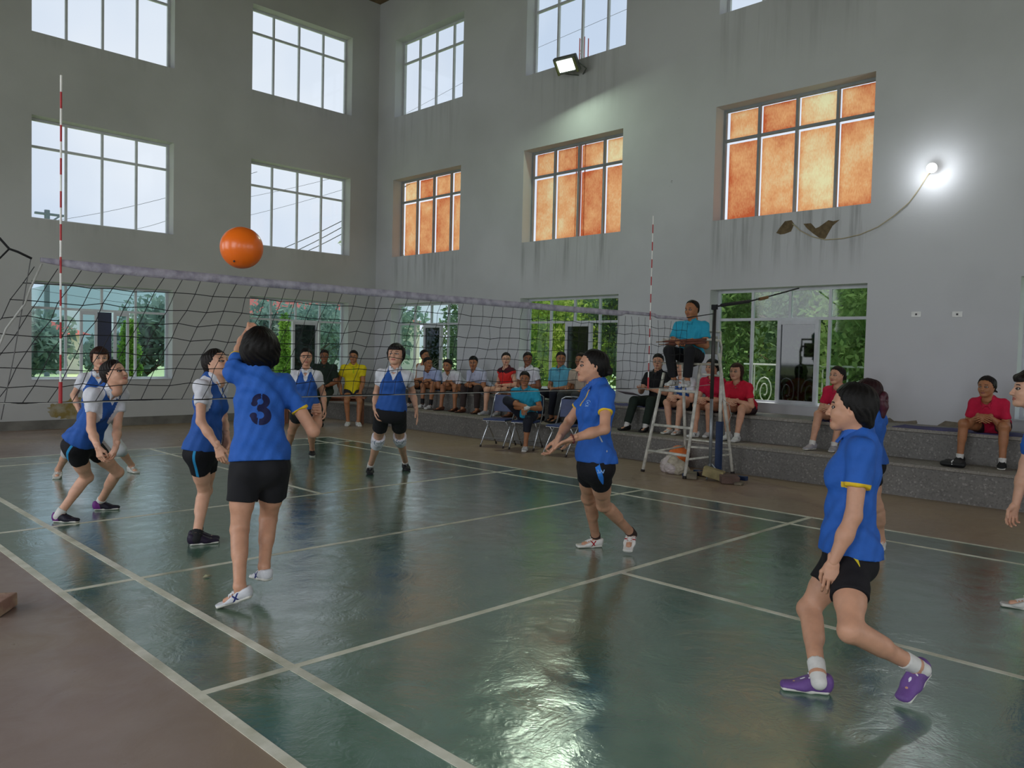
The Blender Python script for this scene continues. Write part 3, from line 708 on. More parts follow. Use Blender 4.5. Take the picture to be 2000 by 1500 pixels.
# ------------------------------------------------------------------ the room
X2, Y1, XL, YB, ZC = 9.64, 10.40, -5.3, -12.4, 9.62      # right wall, far wall, left wall, back wall, eaves
WT = .33
ROWS = [(.87, 2.61), (3.69, 5.46), (6.88, 8.64)]
W1X = [(-1.60, .84), (2.43, 4.87), (6.47, 8.90)]
W2Y = [(7.41, 9.77), (3.18, 5.57), (-1.06, 1.37), (-5.30, -2.87), (-9.55, -7.12)]
def wall_mat(name, c1, c2, streaks=(), axis='Y'):
    m = bpy.data.materials.new(name); m.use_nodes = True; t = m.node_tree; b = t.nodes['Principled BSDF']; b.inputs['Roughness'].default_value = .85; b.inputs['Specular IOR Level'].default_value = .2
    L = t.links.new; tc = nn(t, 'ShaderNodeTexCoord'); sp = nn(t, 'ShaderNodeSeparateXYZ'); L(tc.outputs['Object'], sp.inputs[0])
    n = nn(t, 'ShaderNodeTexNoise', i_Scale=.55, i_Detail=5.0); L(tc.outputs['Object'], n.inputs['Vector'])
    mx = nn(t, 'ShaderNodeMix', data_type='RGBA'); mx.inputs[6].default_value = hexc(c1); mx.inputs[7].default_value = hexc(c2)
    mr = nn(t, 'ShaderNodeMapRange'); mr.inputs[1].default_value = .38; mr.inputs[2].default_value = .68; L(n.outputs['Fac'], mr.inputs[0]); L(mr.outputs[0], mx.inputs[0]); cur = mx.outputs[2]
    # vertical water streaks below the window sills
    mp = nn(t, 'ShaderNodeMapping'); mp.inputs['Scale'].default_value = (7, 7, .35); L(tc.outputs['Object'], mp.inputs[0])
    ns = nn(t, 'ShaderNodeTexNoise', i_Scale=1.0, i_Detail=6.0, i_Roughness=.65); L(mp.outputs[0], ns.inputs['Vector'])
    st = nn(t, 'ShaderNodeMapRange'); st.inputs[1].default_value = .47; st.inputs[2].default_value = .72; L(ns.outputs['Fac'], st.inputs[0])
    tot = None
    def edge(sock, lo, hi):
        q = nn(t, 'ShaderNodeMapRange', interpolation_type='SMOOTHSTEP'); q.inputs[1].default_value = lo; q.inputs[2].default_value = hi; L(sock, q.inputs[0]); return q.outputs[0]
    def mul(a, b_):
        q = nn(t, 'ShaderNodeMath', operation='MULTIPLY'); L(a, q.inputs[0])
        if isinstance(b_, float): q.inputs[1].default_value = b_
        else: L(b_, q.inputs[1])
        return q.outputs[0]
    A = sp.outputs[axis]
    for (a0, a1, z0, z1, s) in streaks:
        k = mul(mul(edge(A, a0 - .04, a0 + .05), edge(A, a1 + .04, a1 - .05)), mul(edge(sp.outputs['Z'], z0, z0 + (z1 - z0) * .8), edge(sp.outputs['Z'], z1 + .01, z1)))
        k = mul(k, float(s))
        if tot is None: tot = k
        else:
            q = nn(t, 'ShaderNodeMath', operation='MAXIMUM'); L(tot, q.inputs[0]); L(k, q.inputs[1]); tot = q.outputs[0]
    if tot is not None:
        k = mul(tot, st.outputs[0]); m2 = nn(t, 'ShaderNodeMix', data_type='RGBA'); L(k, m2.inputs[0]); L(cur, m2.inputs[6]); m2.inputs[7].default_value = hexc('#4A4845'); cur = m2.outputs[2]
    # small dark chips and mould spots
    vo = nn(t, 'ShaderNodeTexNoise', i_Scale=3.1, i_Detail=9.0, i_Roughness=.72); L(tc.outputs['Object'], vo.inputs['Vector'])
    ch = nn(t, 'ShaderNodeMapRange'); ch.inputs[1].default_value = .70; ch.inputs[2].default_value = .725; L(vo.outputs['Fac'], ch.inputs[0])
    m3 = nn(t, 'ShaderNodeMix', data_type='RGBA'); L(ch.outputs[0], m3.inputs[0]); L(cur, m3.inputs[6]); m3.inputs[7].default_value = hexc('#3C3936'); cur = m3.outputs[2]
    L(cur, b.inputs['Base Color'])
    n3 = nn(t, 'ShaderNodeTexNoise', i_Scale=9.0, i_Detail=6.0); bp = nn(t, 'ShaderNodeBump', i_Strength=.12, i_Distance=.02); L(tc.outputs['Object'], n3.inputs['Vector']); L(n3.outputs['Fac'], bp.inputs['Height']); L(bp.outputs[0], b.inputs['Normal'])
    return m
s2 = [(y0, y1, r0 - h, r0, s) for (y0, y1) in W2Y for (r0, h, s) in ((3.69, 1.05, .60), (6.88, 1.35, .22))]
MW1 = wall_mat('far_wall_paint', '#B9B9B9', '#ACACAB', [(x0, x1, r - .3, r, .15) for (x0, x1) in W1X for r in (3.69, 6.88)], 'X')
MW2 = wall_mat('right_wall_paint', '#C6C7CB', '#B8B9BC', s2, 'Y')
def wall_with_holes(name, axis, c, a0, a1, z1, holes, m, sgn=1, z0=-.15):
    """wall slab in the plane X=c or Y=c, thickness outward, leaving the window openings"""
    As = sorted({a0, a1} | {q for h in holes for q in h[:2]}); Zs = sorted({z0, z1} | {q for h in holes for q in h[2:]}); b = MB()
    for i in range(len(As) - 1):
        j = 0
        while j < len(Zs) - 1:
            ca, cz = (As[i] + As[i + 1]) / 2, (Zs[j] + Zs[j + 1]) / 2
            if not any(h[0] < ca < h[1] and h[2] < cz < h[3] for h in holes):
                k = j
                while k + 1 < len(Zs) - 1 and not any(h[0] < ca < h[1] and h[2] < (Zs[k + 1] + Zs[k + 2]) / 2 < h[3] for h in holes): k += 1
                d0, d1 = sorted((c, c + WT * sgn))
                if axis == 'X': b.box((d0, As[i], Zs[j]), (d1, As[i + 1], Zs[k + 1]))
                else: b.box((As[i], d0, Zs[j]), (As[i + 1], d1, Zs[k + 1]))
                j = k + 1
            else: j += 1
    return tag(b.obj(name, m), kind='structure')
holes1 = [(x0, x1, z0, z1) for (x0, x1) in W1X for (z0, z1) in ROWS]
holes2 = [(y0, y1, z0, z1) for (y0, y1) in W2Y for (z0, z1) in ROWS]
wall_with_holes('wall_far', 'Y', Y1, XL - WT, X2 + WT, ZC + .5, holes1, MW1)
wall_with_holes('wall_right', 'X', X2, YB - WT, Y1, ZC + .5, holes2, MW2)
MWL = wall_mat('left_wall_paint', '#C9C7C3', '#BDBBB6')
wall_with_holes('wall_left', 'X', XL, YB, Y1, ZC + .5, [(a, a + 3.0, 1.0, 4.6) for a in (-10.0, -4.7, .6, 5.9)], MWL, -1)
wall_with_holes('wall_back', 'Y', YB, XL, X2, ZC + .5, [(a, a + 3.0, 1.0, 4.6) for a in (-3.7, .9, 5.5)], MWL, -1)
tag(box('ceiling', (XL - WT, YB - WT, ZC), (X2 + WT, Y1 + WT, ZC + .12), mat('ceiling_boards', '#7A6448', .8, noise=(6, .15))), kind='structure')
# dark skirting painted on the far wall and along the right wall behind the stand
tag(box('baseboard_far', (XL, Y1 - .012, 0), (X2, Y1 + .01, .16), mat('skirting_paint', '#77746E', .7, noise=(2.5, .22), bump=(12, .2))), kind='structure')

tag(box('roof_eave', (X2 + WT, 6.0, 9.05), (10.65, Y1 + WT, 9.20), mat('dark_eave', '#5B5A58', .9)), kind='structure')
# floor: brown concrete with a glossy green painted court on it
def floor_mat(name, c1, c2, rough, bump, extra=None, spec=.5, dirt='#6A5A46', dirt_amt=.5, rvar=.15, scale=1.0, coat=0, tan=None):
    m = bpy.data.materials.new(name); m.use_nodes = True; t = m.node_tree; b = t.nodes['Principled BSDF']; L = t.links.new
    tc = nn(t, 'ShaderNodeTexCoord'); n = nn(t, 'ShaderNodeTexNoise', i_Scale=1.1 * scale, i_Detail=7.0, i_Roughness=.6); L(tc.outputs['Object'], n.inputs['Vector'])
    n2 = nn(t, 'ShaderNodeTexNoise', i_Scale=.45 * scale, i_Detail=5.0, i_Distortion=.6); L(tc.outputs['Object'], n2.inputs['Vector'])
    mx = nn(t, 'ShaderNodeMix', data_type='RGBA'); mx.inputs[6].default_value = hexc(c1); mx.inputs[7].default_value = hexc(c2)
    mr = nn(t, 'ShaderNodeMapRange'); mr.inputs[1].default_value = .36; mr.inputs[2].default_value = .66; L(n.outputs['Fac'], mr.inputs[0]); L(mr.outputs[0], mx.inputs[0])
    m2 = nn(t, 'ShaderNodeMix', data_type='RGBA'); mr2 = nn(t, 'ShaderNodeMapRange'); mr2.inputs[1].default_value = .50; mr2.inputs[2].default_value = .72; mr2.inputs[4].default_value = dirt_amt
    L(n2.outputs['Fac'], mr2.inputs[0]); L(mr2.outputs[0], m2.inputs[0]); L(mx.outputs[2], m2.inputs[6]); m2.inputs[7].default_value = hexc(dirt); L(m2.outputs[2], b.inputs['Base Color'])
    n3 = nn(t, 'ShaderNodeTexNoise', i_Scale=3.2, i_Detail=8.0, i_Roughness=.62, i_Distortion=1.6); L(tc.outputs['Object'], n3.inputs['Vector'])
    rr = nn(t, 'ShaderNodeMapRange'); rr.inputs[1].default_value = .3; rr.inputs[2].default_value = .75; rr.inputs[3].default_value = rough - rvar * .5; rr.inputs[4].default_value = rough + rvar
    L(n3.outputs['Fac'], rr.inputs[0]); L(rr.outputs[0], b.inputs['Roughness'])
    bp = nn(t, 'ShaderNodeBump', i_Strength=bump, i_Distance=.02); L(n3.outputs['Fac'], bp.inputs['Height'])
    n4 = nn(t, 'ShaderNodeTexNoise', i_Scale=14.0, i_Detail=6.0, i_Distortion=2.5); L(tc.outputs['Object'], n4.inputs['Vector'])
    bp2 = nn(t, 'ShaderNodeBump', i_Strength=bump * .7, i_Distance=.006); L(n4.outputs['Fac'], bp2.inputs['Height']); L(bp.outputs[0], bp2.inputs['Normal']); L(bp2.outputs[0], b.inputs['Normal'])
    b.inputs['Specular IOR Level'].default_value = spec
    if coat: b.inputs['Coat Weight'].default_value = coat; b.inputs['Coat Roughness'].default_value = .11; L(bp2.outputs[0], b.inputs['Coat Normal'])
    if tan:
        sp = nn(t, 'ShaderNodeSeparateXYZ'); L(tc.outputs['Object'], sp.inputs[0]); q = nn(t, 'ShaderNodeMapRange'); q.inputs[1].default_value = 1.; q.inputs[2].default_value = 7.; L(sp.outputs[0], q.inputs[0])
        q2 = nn(t, 'ShaderNodeMix', data_type='RGBA'); L(q.outputs[0], q2.inputs[0]); L(m2.outputs[2], q2.inputs[6]); q2.inputs[7].default_value = hexc(tan)
        q3 = nn(t, 'ShaderNodeMix', data_type='RGBA'); q3.inputs[0].default_value = .55; L(m2.outputs[2], q3.inputs[6]); L(q2.outputs[2], q3.inputs[7]); L(q3.outputs[2], b.inputs['Base Color'])
    return m
MCON = floor_mat('brown_concrete', '#8C7A72', '#78665E', .34, .10, dirt='#95825F', dirt_amt=.75, scale=.7, tan='#A08A6C')
MGRN = floor_mat('green_court_paint', '#547562', '#486957', .17, .22, dirt='#6E705C', dirt_amt=.6, rvar=.14, spec=.8, coat=.9)
MLIN = floor_mat('court_line_paint', '#DEDBCC', '#BDBBA6', .40, .08, dirt='#7E7F68', dirt_amt=.7, scale=5.0)
tag(box('floor', (XL, YB, -.2), (X2, Y1, 0), MCON), kind='structure')
tag(box('court_surface', (.0, -7.4, 0.), (6.1, 6.7, .002), MGRN), kind='structure')
def line(x0, y0, x1, y1, z=.004): return tag(box('court_line', (x0, y0, .001), (x1, y1, z), MLIN), kind='structure')
lw = .022
for x in (0, .46, 5.64, 6.1): line(x - lw * (1.15 if x < 1 else .8), -7.4, x + lw * (1.15 if x < 1 else .8), 6.7 + (lw if x in (0, 6.1) else 0), .0042)
for y in (-1.98, 0, 1.98, 5.94, 6.7): line(0, y - lw, 6.1, y + lw, .0038 if y != 0 else .0036)
line(3.05 - lw, 1.98, 3.05 + lw, 6.7, .0034); line(3.05 - lw, -7.4, 3.05 + lw, -1.98, .0034)

# terrazzo stand: two steps along the right wall
def terrazzo(name, c1, c2, c3):
    m = bpy.data.materials.new(name); m.use_nodes = True; t = m.node_tree; b = t.nodes['Principled BSDF']; L = t.links.new; b.inputs['Roughness'].default_value = .55
    tc = nn(t, 'ShaderNodeTexCoord'); v = nn(t, 'ShaderNodeTexVoronoi', i_Scale=60.0); L(tc.outputs['Object'], v.inputs['Vector'])
    cr = nn(t, 'ShaderNodeValToRGB'); sx = nn(t, 'ShaderNodeSeparateColor'); L(v.outputs['Color'], sx.inputs[0]); L(sx.outputs[0], cr.inputs[0])
    e = cr.color_ramp.elements; e[0].color = hexc(c1); e[0].position = .0; e[1].color = hexc(c3); e[1].position = 1.; q = e.new(.5); q.color = hexc(c2); q = e.new(.88); q.color = hexc(c2)
    n = nn(t, 'ShaderNodeTexNoise', i_Scale=1.4, i_Detail=5.0); L(tc.outputs['Object'], n.inputs['Vector'])
    mr = nn(t, 'ShaderNodeMapRange'); mr.inputs[1].default_value = .3; mr.inputs[2].default_value = .7; mr.inputs[3].default_value = .78; mr.inputs[4].default_value = 1.12; L(n.outputs['Fac'], mr.inputs[0])
    vm = nn(t, 'ShaderNodeVectorMath', operation='SCALE'); L(cr.outputs[0], vm.inputs[0]); L(mr.outputs[0], vm.inputs['Scale']); L(vm.outputs[0], b.inputs['Base Color']); return m
MTER = terrazzo('washed_terrazzo', '#64615E', '#74716D', '#8F8C87'); MTOP = terrazzo('smooth_terrazzo', '#77726B', '#8C877F', '#A8A39A')
st = MB().box((8.20, -9.5, 0), (9.64, 10.4, .345)); st.box((8.80, -9.5, .34), (9.64, 10.4, .695)); STD = tag(st.obj('spectator_stand', MTER), kind='structure')
tag(MB().box((8.175, -9.5, .345), (8.80, 10.4, .38)).obj('stand_tread', MTOP, bevel=.004), kind='structure')
tag(MB().box((8.775, -9.5, .70), (9.64, 10.4, .74)).obj('stand_seat_slab', MTOP, bevel=.004), kind='structure')

# ------------------------------------------------------------------ windows
MALU = mat('white_aluminium', '#C9CCD2', .45, noise=(8, .05)); MALG = mat('grey_aluminium', '#8F9499', .45, noise=(8, .06))
MGC = M_glass('clear_glass', (.93, .96, .97, 1)); MGT = M_glass('green_tinted_glass', (.66, .78, .75, 1)); MGD = M_glass('dark_glass', (.045, .05, .058, 1))
MGB = M_glass('blue_tinted_glass', (.62, .76, .80, 1))
def rust_mat():
    m = bpy.data.materials.new('aged_orange_sheet'); m.use_nodes = True; t = m.node_tree; t.nodes.clear(); L = t.links.new
    tc = nn(t, 'ShaderNodeTexCoord'); n = nn(t, 'ShaderNodeTexNoise', i_Scale=1.5, i_Detail=9.0, i_Roughness=.68); L(tc.outputs['Object'], n.inputs['Vector'])
    mp = nn(t, 'ShaderNodeMapping'); mp.inputs['Scale'].default_value = (1, 55, 20); L(tc.outputs['Object'], mp.inputs[0]); n2 = nn(t, 'ShaderNodeTexNoise', i_Scale=1.0, i_Detail=3.0); L(mp.outputs[0], n2.inputs['Vector'])
    at = nn(t, 'ShaderNodeAttribute', attribute_name='m1'); ad = nn(t, 'ShaderNodeMath', operation='ADD'); L(n.outputs['Fac'], ad.inputs[0]); L(at.outputs['Fac'], ad.inputs[1])
    a2 = nn(t, 'ShaderNodeMath', operation='MULTIPLY_ADD'); a2.inputs[1].default_value = .30; L(n2.outputs['Fac'], a2.inputs[0]); L(ad.outputs[0], a2.inputs[2])
    cr = nn(t, 'ShaderNodeValToRGB'); e = cr.color_ramp.elements; e[0].position = .36; e[0].color = hexc('#D0643C'); e[1].position = .95; e[1].color = hexc('#FFF0B8'); q = e.new(.66); q.color = hexc('#F9B478')
    L(a2.outputs[0], cr.inputs[0]); tl = nn(t, 'ShaderNodeBsdfTranslucent'); df = nn(t, 'ShaderNodeBsdfDiffuse'); tr = nn(t, 'ShaderNodeBsdfTransparent')
    for s_ in (tl, df, tr): L(cr.outputs[0], s_.inputs[0])
    m1 = nn(t, 'ShaderNodeMixShader'); m1.inputs[0].default_value = .22; L(tl.outputs[0], m1.inputs[1]); L(df.outputs[0], m1.inputs[2])
    m2 = nn(t, 'ShaderNodeMixShader'); m2.inputs[0].default_value = .55; L(m1.outputs[0], m2.inputs[1]); L(tr.outputs[0], m2.inputs[2]); o = nn(t, 'ShaderNodeOutputMaterial'); L(m2.outputs[0], o.inputs[0]); return m
MRUST = rust_mat()
WN = [0]
def window(axis, c, a0, a1, z0, z1, style):
    WN[0] += 1
    def P3(a, d, z): return (c + d, a, z) if axis == 'X' else (a, c + d, z)
    def bx(b, A0, A1, D0, D1, Z0, Z1):
        p, q = P3(A0, D0, Z0), P3(A1, D1, Z1); b.box(tuple(map(min, p, q)), tuple(map(max, p, q)))
    root = empty('window_%d' % WN[0], P3((a0 + a1) / 2, .15, z0)); root['kind'] = 'structure'
    W = a1 - a0; zt = z1 - .46 if style[:4] == 'door' else z1 - .49; D0, D1 = .235, .285
    if axis == 'X' and False: pass
    f = MB(); fw = .045
    for (p, q) in ((a0, a0 + fw), (a1 - fw, a1)): bx(f, p, q, D0, D1, z0, z1)
    for (p, q) in ((z0, z0 + fw), (z1 - fw, z1), (zt - .022, zt + .022)): bx(f, a0 + .002, a1 - .002, D0 + .004, D1 - .004, p + .001, q - .001)
    ms = [a0 + W * k / 4 for k in (1, 2, 3)]
    for k, m_ in enumerate(ms):
        bx(f, m_ - .02, m_ + .02, D0 + .002, D1 - .002, (zt if (style[:4] == 'door' and k == 1) else z0), z1)
    f.obj('window_frame', MALU if style != 'rust' else MALG, root)
    if style == 'sky': g = MB(); bx(g, a0, a1, .255, .261, z0, z1); g.obj('window_pane', MGC, root)
    elif style == 'rust':
        V = []; Q = []; at = []; r = random.Random(WN[0] * 7)
        cols = [a0 + fw] + ms + [a1 - fw]
        for i in range(4):
            for (p, q) in ((z0, zt), (zt, z1)):
                u0, u1 = cols[i] + .028, cols[i + 1] - .028; w0, w1 = p + .03, q - .045; n = 14; o = len(V); val = r.choice((-.10, -.04, .0, .06, .16))
                for ii in range(n + 1):
                    for jj in range(n + 1):
                        uu = u0 + (u1 - u0) * ii / n; ww = w0 + (w1 - w0) * jj / n; V.append(P3(uu, .310 + .004 * math.sin(ii * 1.9), ww))
                        ed = min(ii, n - ii, jj, n - jj); at.append(val - (.16 if ed == 0 else .07 if ed == 1 else 0))
                for ii in range(n):
                    for jj in range(n): Q.append((o + ii * (n + 1) + jj, o + (ii + 1) * (n + 1) + jj, o + (ii + 1) * (n + 1) + jj + 1, o + ii * (n + 1) + jj + 1))
        ob = qmesh('window_panel', V, Q, MRUST, root, {'m1': at})
    elif style == 'door2':
        at_ = lambda k: a0 + W * k
        g = MB(); bx(g, a0, a1, .255, .261, zt, z1); bx(g, at_(0), at_(.25), .255, .261, z0, zt); bx(g, at_(.76), at_(1), .255, .261, z0, zt); g.obj('window_pane', MGB, root)
        for (p, q, gm) in ((.335, .455, MGB), (.575, .685, MGB)):
            b = MB(); lo, hi = at_(p), at_(q)
            for (u0, u1) in ((lo, lo + .045), (hi - .045, hi)): bx(b, u0, u1, .13, .175, z0 + .02, zt - .02)
            for (w0, w1) in ((z0 + .02, z0 + .09), (zt - .09, zt - .02)): bx(b, lo + .04, hi - .04, .134, .171, w0 + .002, w1 - .002)
            sash = b.obj('window_sash', MALU, root); g = MB(); bx(g, lo + .04, hi - .04, .15, .156, z0 + .08, zt - .08); g.obj('sash_pane', gm, sash)
        g = MB(); bx(g, at_(.465), at_(.565), .20, .206, z0 + .02, zt - .03); g.obj('dark_pane', mat('navy_film', '#2B3350', .3), root)
        b = MB(); bx(b, a0 + .002, a1 - .002, -.02, .30, z0 + .001, z0 + .018); b.obj('window_sill', MALU, root)
    elif style == 'door':
        gl = MGT if axis == 'X' else MGB; left, right = (a1, a0) if axis == 'X' else (a0, a1)     # as seen from inside
        sg = 1 if right > left else -1; at_ = lambda k: left + (right - left) * k
        g = MB(); bx(g, a0, a1, .255, .261, zt, z1)
        bx(g, *sorted((at_(0), at_(.25))), .255, .261, z0, zt); bx(g, *sorted((at_(.75), at_(1))), .255, .261, z0, zt); g.obj('window_pane', gl, root)
        # open gap, then a sliding sash with dark film
        s0, s1 = at_(.445), at_(.705); lo, hi = sorted((s0, s1)); b = MB()
        for (p, q) in ((lo, lo + .055), (hi - .055, hi)): bx(b, p, q, .13, .195, z0 - .02, zt - .02)
        for (p, q) in ((z0 - .02, z0 + .07), (zt - .09, zt - .02)): bx(b, lo + .05, hi - .05, .134, .191, p + .002, q - .002)
        sash = b.obj('window_sash', MALU, root)
        g = MB(); bx(g, lo + .05, hi - .05, .155, .165, z0 + .06, zt - .08); link_ = g.obj('dark_pane', MGD, sash)
        b = MB(); bx(b, a0 + .002, a1 - .002, -.02, .30, z0 + .001, z0 + .018); b.obj('window_sill', MALU, root)
    return root
for (x0, x1) in W1X:
    for k, (z0, z1) in enumerate(ROWS): window('Y', Y1, x0, x1, z0, z1, ('door2' if abs(x0 - 2.43) < .01 else 'door', 'sky', 'sky')[k])
for (y0, y1) in W2Y:
    for k, (z0, z1) in enumerate(ROWS): window('X', X2, y0, y1, z0, z1, ('door', 'rust', 'sky')[k])
# pale plaster panel below the near window, peeled plaster patches
def patch(name, px, m, x=X2 - .003, th=.004):
    pts = [on_x(u, v, x) for u, v in px]; n = len(pts); V = pts + [p + A_([th, 0, 0]) for p in pts]
    return tag(MB().add(V, [tuple(range(n)), tuple(range(2 * n - 1, n - 1, -1))] + [(i, (i + 1) % n, n + (i + 1) % n, n + i) for i in range(n)]).obj(name, m), kind='structure')
MPL = mat('bare_plaster', '#7F7768', .9, noise=(14, .15), bump=(30, .4)); MPLD = mat('bare_render', '#6F5E44', .9, noise=(14, .2), bump=(30, .4))
patch('wall_patch', [(1516, 455), (1522, 446), (1533, 432), (1546, 430), (1551, 438), (1545, 452), (1532, 457), (1524, 458)], MPLD)
patch('wall_patch', [(1569, 437), (1584, 436), (1593, 446), (1600, 443), (1618, 430), (1628, 432), (1640, 429), (1626, 441), (1618, 455), (1612, 466), (1604, 467), (1588, 456), (1576, 446)], MPLD)
patch('wall_patch', [(1716, 830), (1724, 818), (1738, 816), (1746, 822), (1768, 823), (1790, 821), (1792, 827), (1778, 832), (1756, 836), (1730, 838)], MPL)
patch('wall_patch', [(1824, 838), (1832, 830), (1846, 822), (1872, 825), (1888, 823), (1896, 828), (1880, 836), (1878, 842), (1850, 844)], MPL)
patch('wall_patch', [(1562, 820), (1568, 812), (1574, 813), (1578, 821)], MPL)
for (x, y, z, sz) in ((3.1, 10.37, .10, .34), (2.85, 10.37, .12, .2)):
    r = random.Random(int(x * 100)); n = 26; pts = []
    for i in range(n):
        a = 2 * math.pi * i / n; R_ = sz * (.55 + .45 * r.random()); pts.append((x + R_ * math.cos(a), 10.397 - .004 * (sz < .3), max(.165, z + .22 + R_ * .8 * math.sin(a))))
    tag(MB().add(pts + [(p[0], 10.401, p[2]) for p in pts], [tuple(range(n))[::-1]] + [(i, (i + 1) % n, n + (i + 1) % n, n + i) for i in range(n)]).obj('wall_stain', mat('ochre_damp_stain', '#8C7A45', .9, noise=(9, .25), col2='#A39C88')), kind='structure')
# wall sockets
for u in (1790, 1870):
    p = on_x(u, 614, X2); b = MB().box((X2 - .012, p[1] - .06, p[2] - .035), (X2, p[1] + .06, p[2] + .035)); o = b.obj('wall_socket', mat('socket_plastic', '#E4E4E2', .4), bevel=.003)
    MB().box((X2 - .014, p[1] - .012, p[2] - .012), (X2 - .011, p[1] + .012, p[2] + .012)).obj('switch', mat('dark_plastic', '#3A3A3C', .5), o)
    tag(o, 'white wall socket plate, %s of the pair below the bulb' % ('left' if u < 1800 else 'right'), 'socket')

# floodlight and bulb (give off their own light)
def emis(name, col, st):
    m = bpy.data.materials.new(name); m.use_nodes = True; t = m.node_tree; t.nodes.clear(); e = nn(t, 'ShaderNodeEmission', i_Strength=float(st)); e.inputs[0].default_value = hexc(col); o = nn(t, 'ShaderNodeOutputMaterial'); t.links.new(e.outputs[0], o.inputs[0]); return m
fl = empty('floodlight', (9.25, 4.13, 6.62)); tag(fl, 'grey floodlight switched on, fixed below a clear upper window', 'floodlight')
c0 = on_x(1105, 128, 9.22); fdir = nrm((-.72, -.10, -.60)); fr = nrm(np.cross(fdir, UP)); fu = np.cross(fr, fdir)
def obx(b, c, hx, hy, hz, M):
    V = [c + M @ A_([x * hx, y * hy, z * hz]) for x in (-1, 1) for y in (-1, 1) for z in (-1, 1)]
    return b.add(V, [(0, 1, 3, 2), (4, 6, 7, 5), (0, 4, 5, 1), (2, 3, 7, 6), (0, 2, 6, 4), (1, 5, 7, 3)])
FM = np.stack([fr, fdir, fu], 1)
b = MB(); obx(b, c0 - fdir * .05, .235, .045, .15, FM); b.obj('housing', mat('cast_grey_metal', '#5E625C', .5, metal=.3), fl, bevel=.02)
b = MB(); obx(b, c0 - fdir * .002, .16, .004, .10, FM); b.obj('lamp_panel', emis('floodlight_glow', '#F4FFF4', 9), fl)
for s_ in (-1, 1): obx(MB(), c0 + fr * s_ * .20 + fu * -.02 - fdir * -.002, .02, .006, .13, FM).obj('rim', mat('olive_rim', '#6B7045', .5), fl)
b = MB(); 
for s_ in (-1, 1): b.tube([c0 + fr * s_ * .24 - fdir * .05, c0 + fr * s_ * .24 + A_([.25, 0, -.03]), A_([9.64, c0[1] + s_ * .05, c0[2] - .05])], .012)
b.obj('bracket', mat('cast_grey_metal', '#5E625C'), fl)
la = bpy.data.lights.new('floodlight_light', 'AREA'); la.size = .25; la.energy = 70; la.color = (.78, 1, .74); lo_ = bpy.data.objects.new('floodlight_light', la); lo_.location = c0 + fdir * .03; lo_.rotation_euler = Vector(-fdir).to_track_quat('Z', 'Y').to_euler(); COL.objects.link(lo_)
bp = on_x(1820, 328, 9.50); bl = empty('light_bulb', bp); tag(bl, 'glowing white bulb on the right wall with a hanging cable', 'light bulb')
V, Q = sdf_mesh([Pr(bp, bp, .062, k=.02), Pr(bp, bp + A_([.06, 0, .02]), (.04, .022), k=.02)], .008); qmesh('globe', V, Q, emis('bulb_glow', '#FFFFFF', 6), bl)
MB().tube([bp + A_([.06, 0, .02]), bp + A_([.14, 0, .04])], .026, 12).obj('lamp_holder', mat('socket_plastic', '#E4E4E2'), bl, smooth=True)
lb = bpy.data.lights.new('bulb_light', 'POINT'); lb.energy = 11; lb.shadow_soft_size = .06; lb.color = (.92, .97, 1); lq = bpy.data.objects.new('bulb_light', lb); lq.location = bp + A_([-.075, 0, -.02]); COL.objects.link(lq)
pts = [bp + A_([.1, 0, .03])] + [on_x(u, v, 9.615) for u, v in ((1812, 342), (1796, 368), (1776, 395), (1745, 422), (1715, 443), (1680, 458), (1645, 466), (1612, 468), (1585, 462), (1562, 450), (1548, 437))]
tag(tube('electric_cable', pts, .007, mat('pale_cable', '#B5A98C', .6)), 'pale slack cable drooping from the bulb to the peeled plaster', 'cable')
# ------------------------------------------------------------------ outdoors
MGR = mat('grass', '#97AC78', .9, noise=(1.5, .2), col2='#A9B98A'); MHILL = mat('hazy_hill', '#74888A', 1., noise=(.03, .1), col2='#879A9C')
tag(box('ground', (-160, YB - 60, -.5), (200, 260, -.2), MGR), kind='structure')
def leafmat(name, c1, c2, tr=.45):
    m = bpy.data.materials.new(name); m.use_nodes = True; t = m.node_tree; t.nodes.clear(); L = t.links.new
    tc = nn(t, 'ShaderNodeTexCoord'); n = nn(t, 'ShaderNodeTexNoise', i_Scale=2.2, i_Detail=6.0); L(tc.outputs['Object'], n.inputs['Vector']); mr = nn(t, 'ShaderNodeMapRange'); mr.inputs[1].default_value = .35; mr.inputs[2].default_value = .65
    L(n.outputs['Fac'], mr.inputs[0]); mx = nn(t, 'ShaderNodeMix', data_type='RGBA'); L(mr.outputs[0], mx.inputs[0]); mx.inputs[6].default_value = hexc(c1); mx.inputs[7].default_value = hexc(c2)
    d = nn(t, 'ShaderNodeBsdfDiffuse'); q = nn(t, 'ShaderNodeBsdfTranslucent'); L(mx.outputs[2], d.inputs[0]); L(mx.outputs[2], q.inputs[0]); s = nn(t, 'ShaderNodeMixShader'); s.inputs[0].default_value = tr
    L(d.outputs[0], s.inputs[1]); L(q.outputs[0], s.inputs[2]); o = nn(t, 'ShaderNodeOutputMaterial'); L(s.outputs[0], o.inputs[0]); return m
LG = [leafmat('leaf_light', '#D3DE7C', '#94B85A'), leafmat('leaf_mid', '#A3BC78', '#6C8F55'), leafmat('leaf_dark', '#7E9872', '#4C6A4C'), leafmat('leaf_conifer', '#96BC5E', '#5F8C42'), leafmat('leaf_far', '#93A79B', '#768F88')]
MTRK = mat('bark', '#6B5B48', .9, noise=(6, .2), bump=(20, .5))
rng = np.random.default_rng(5)
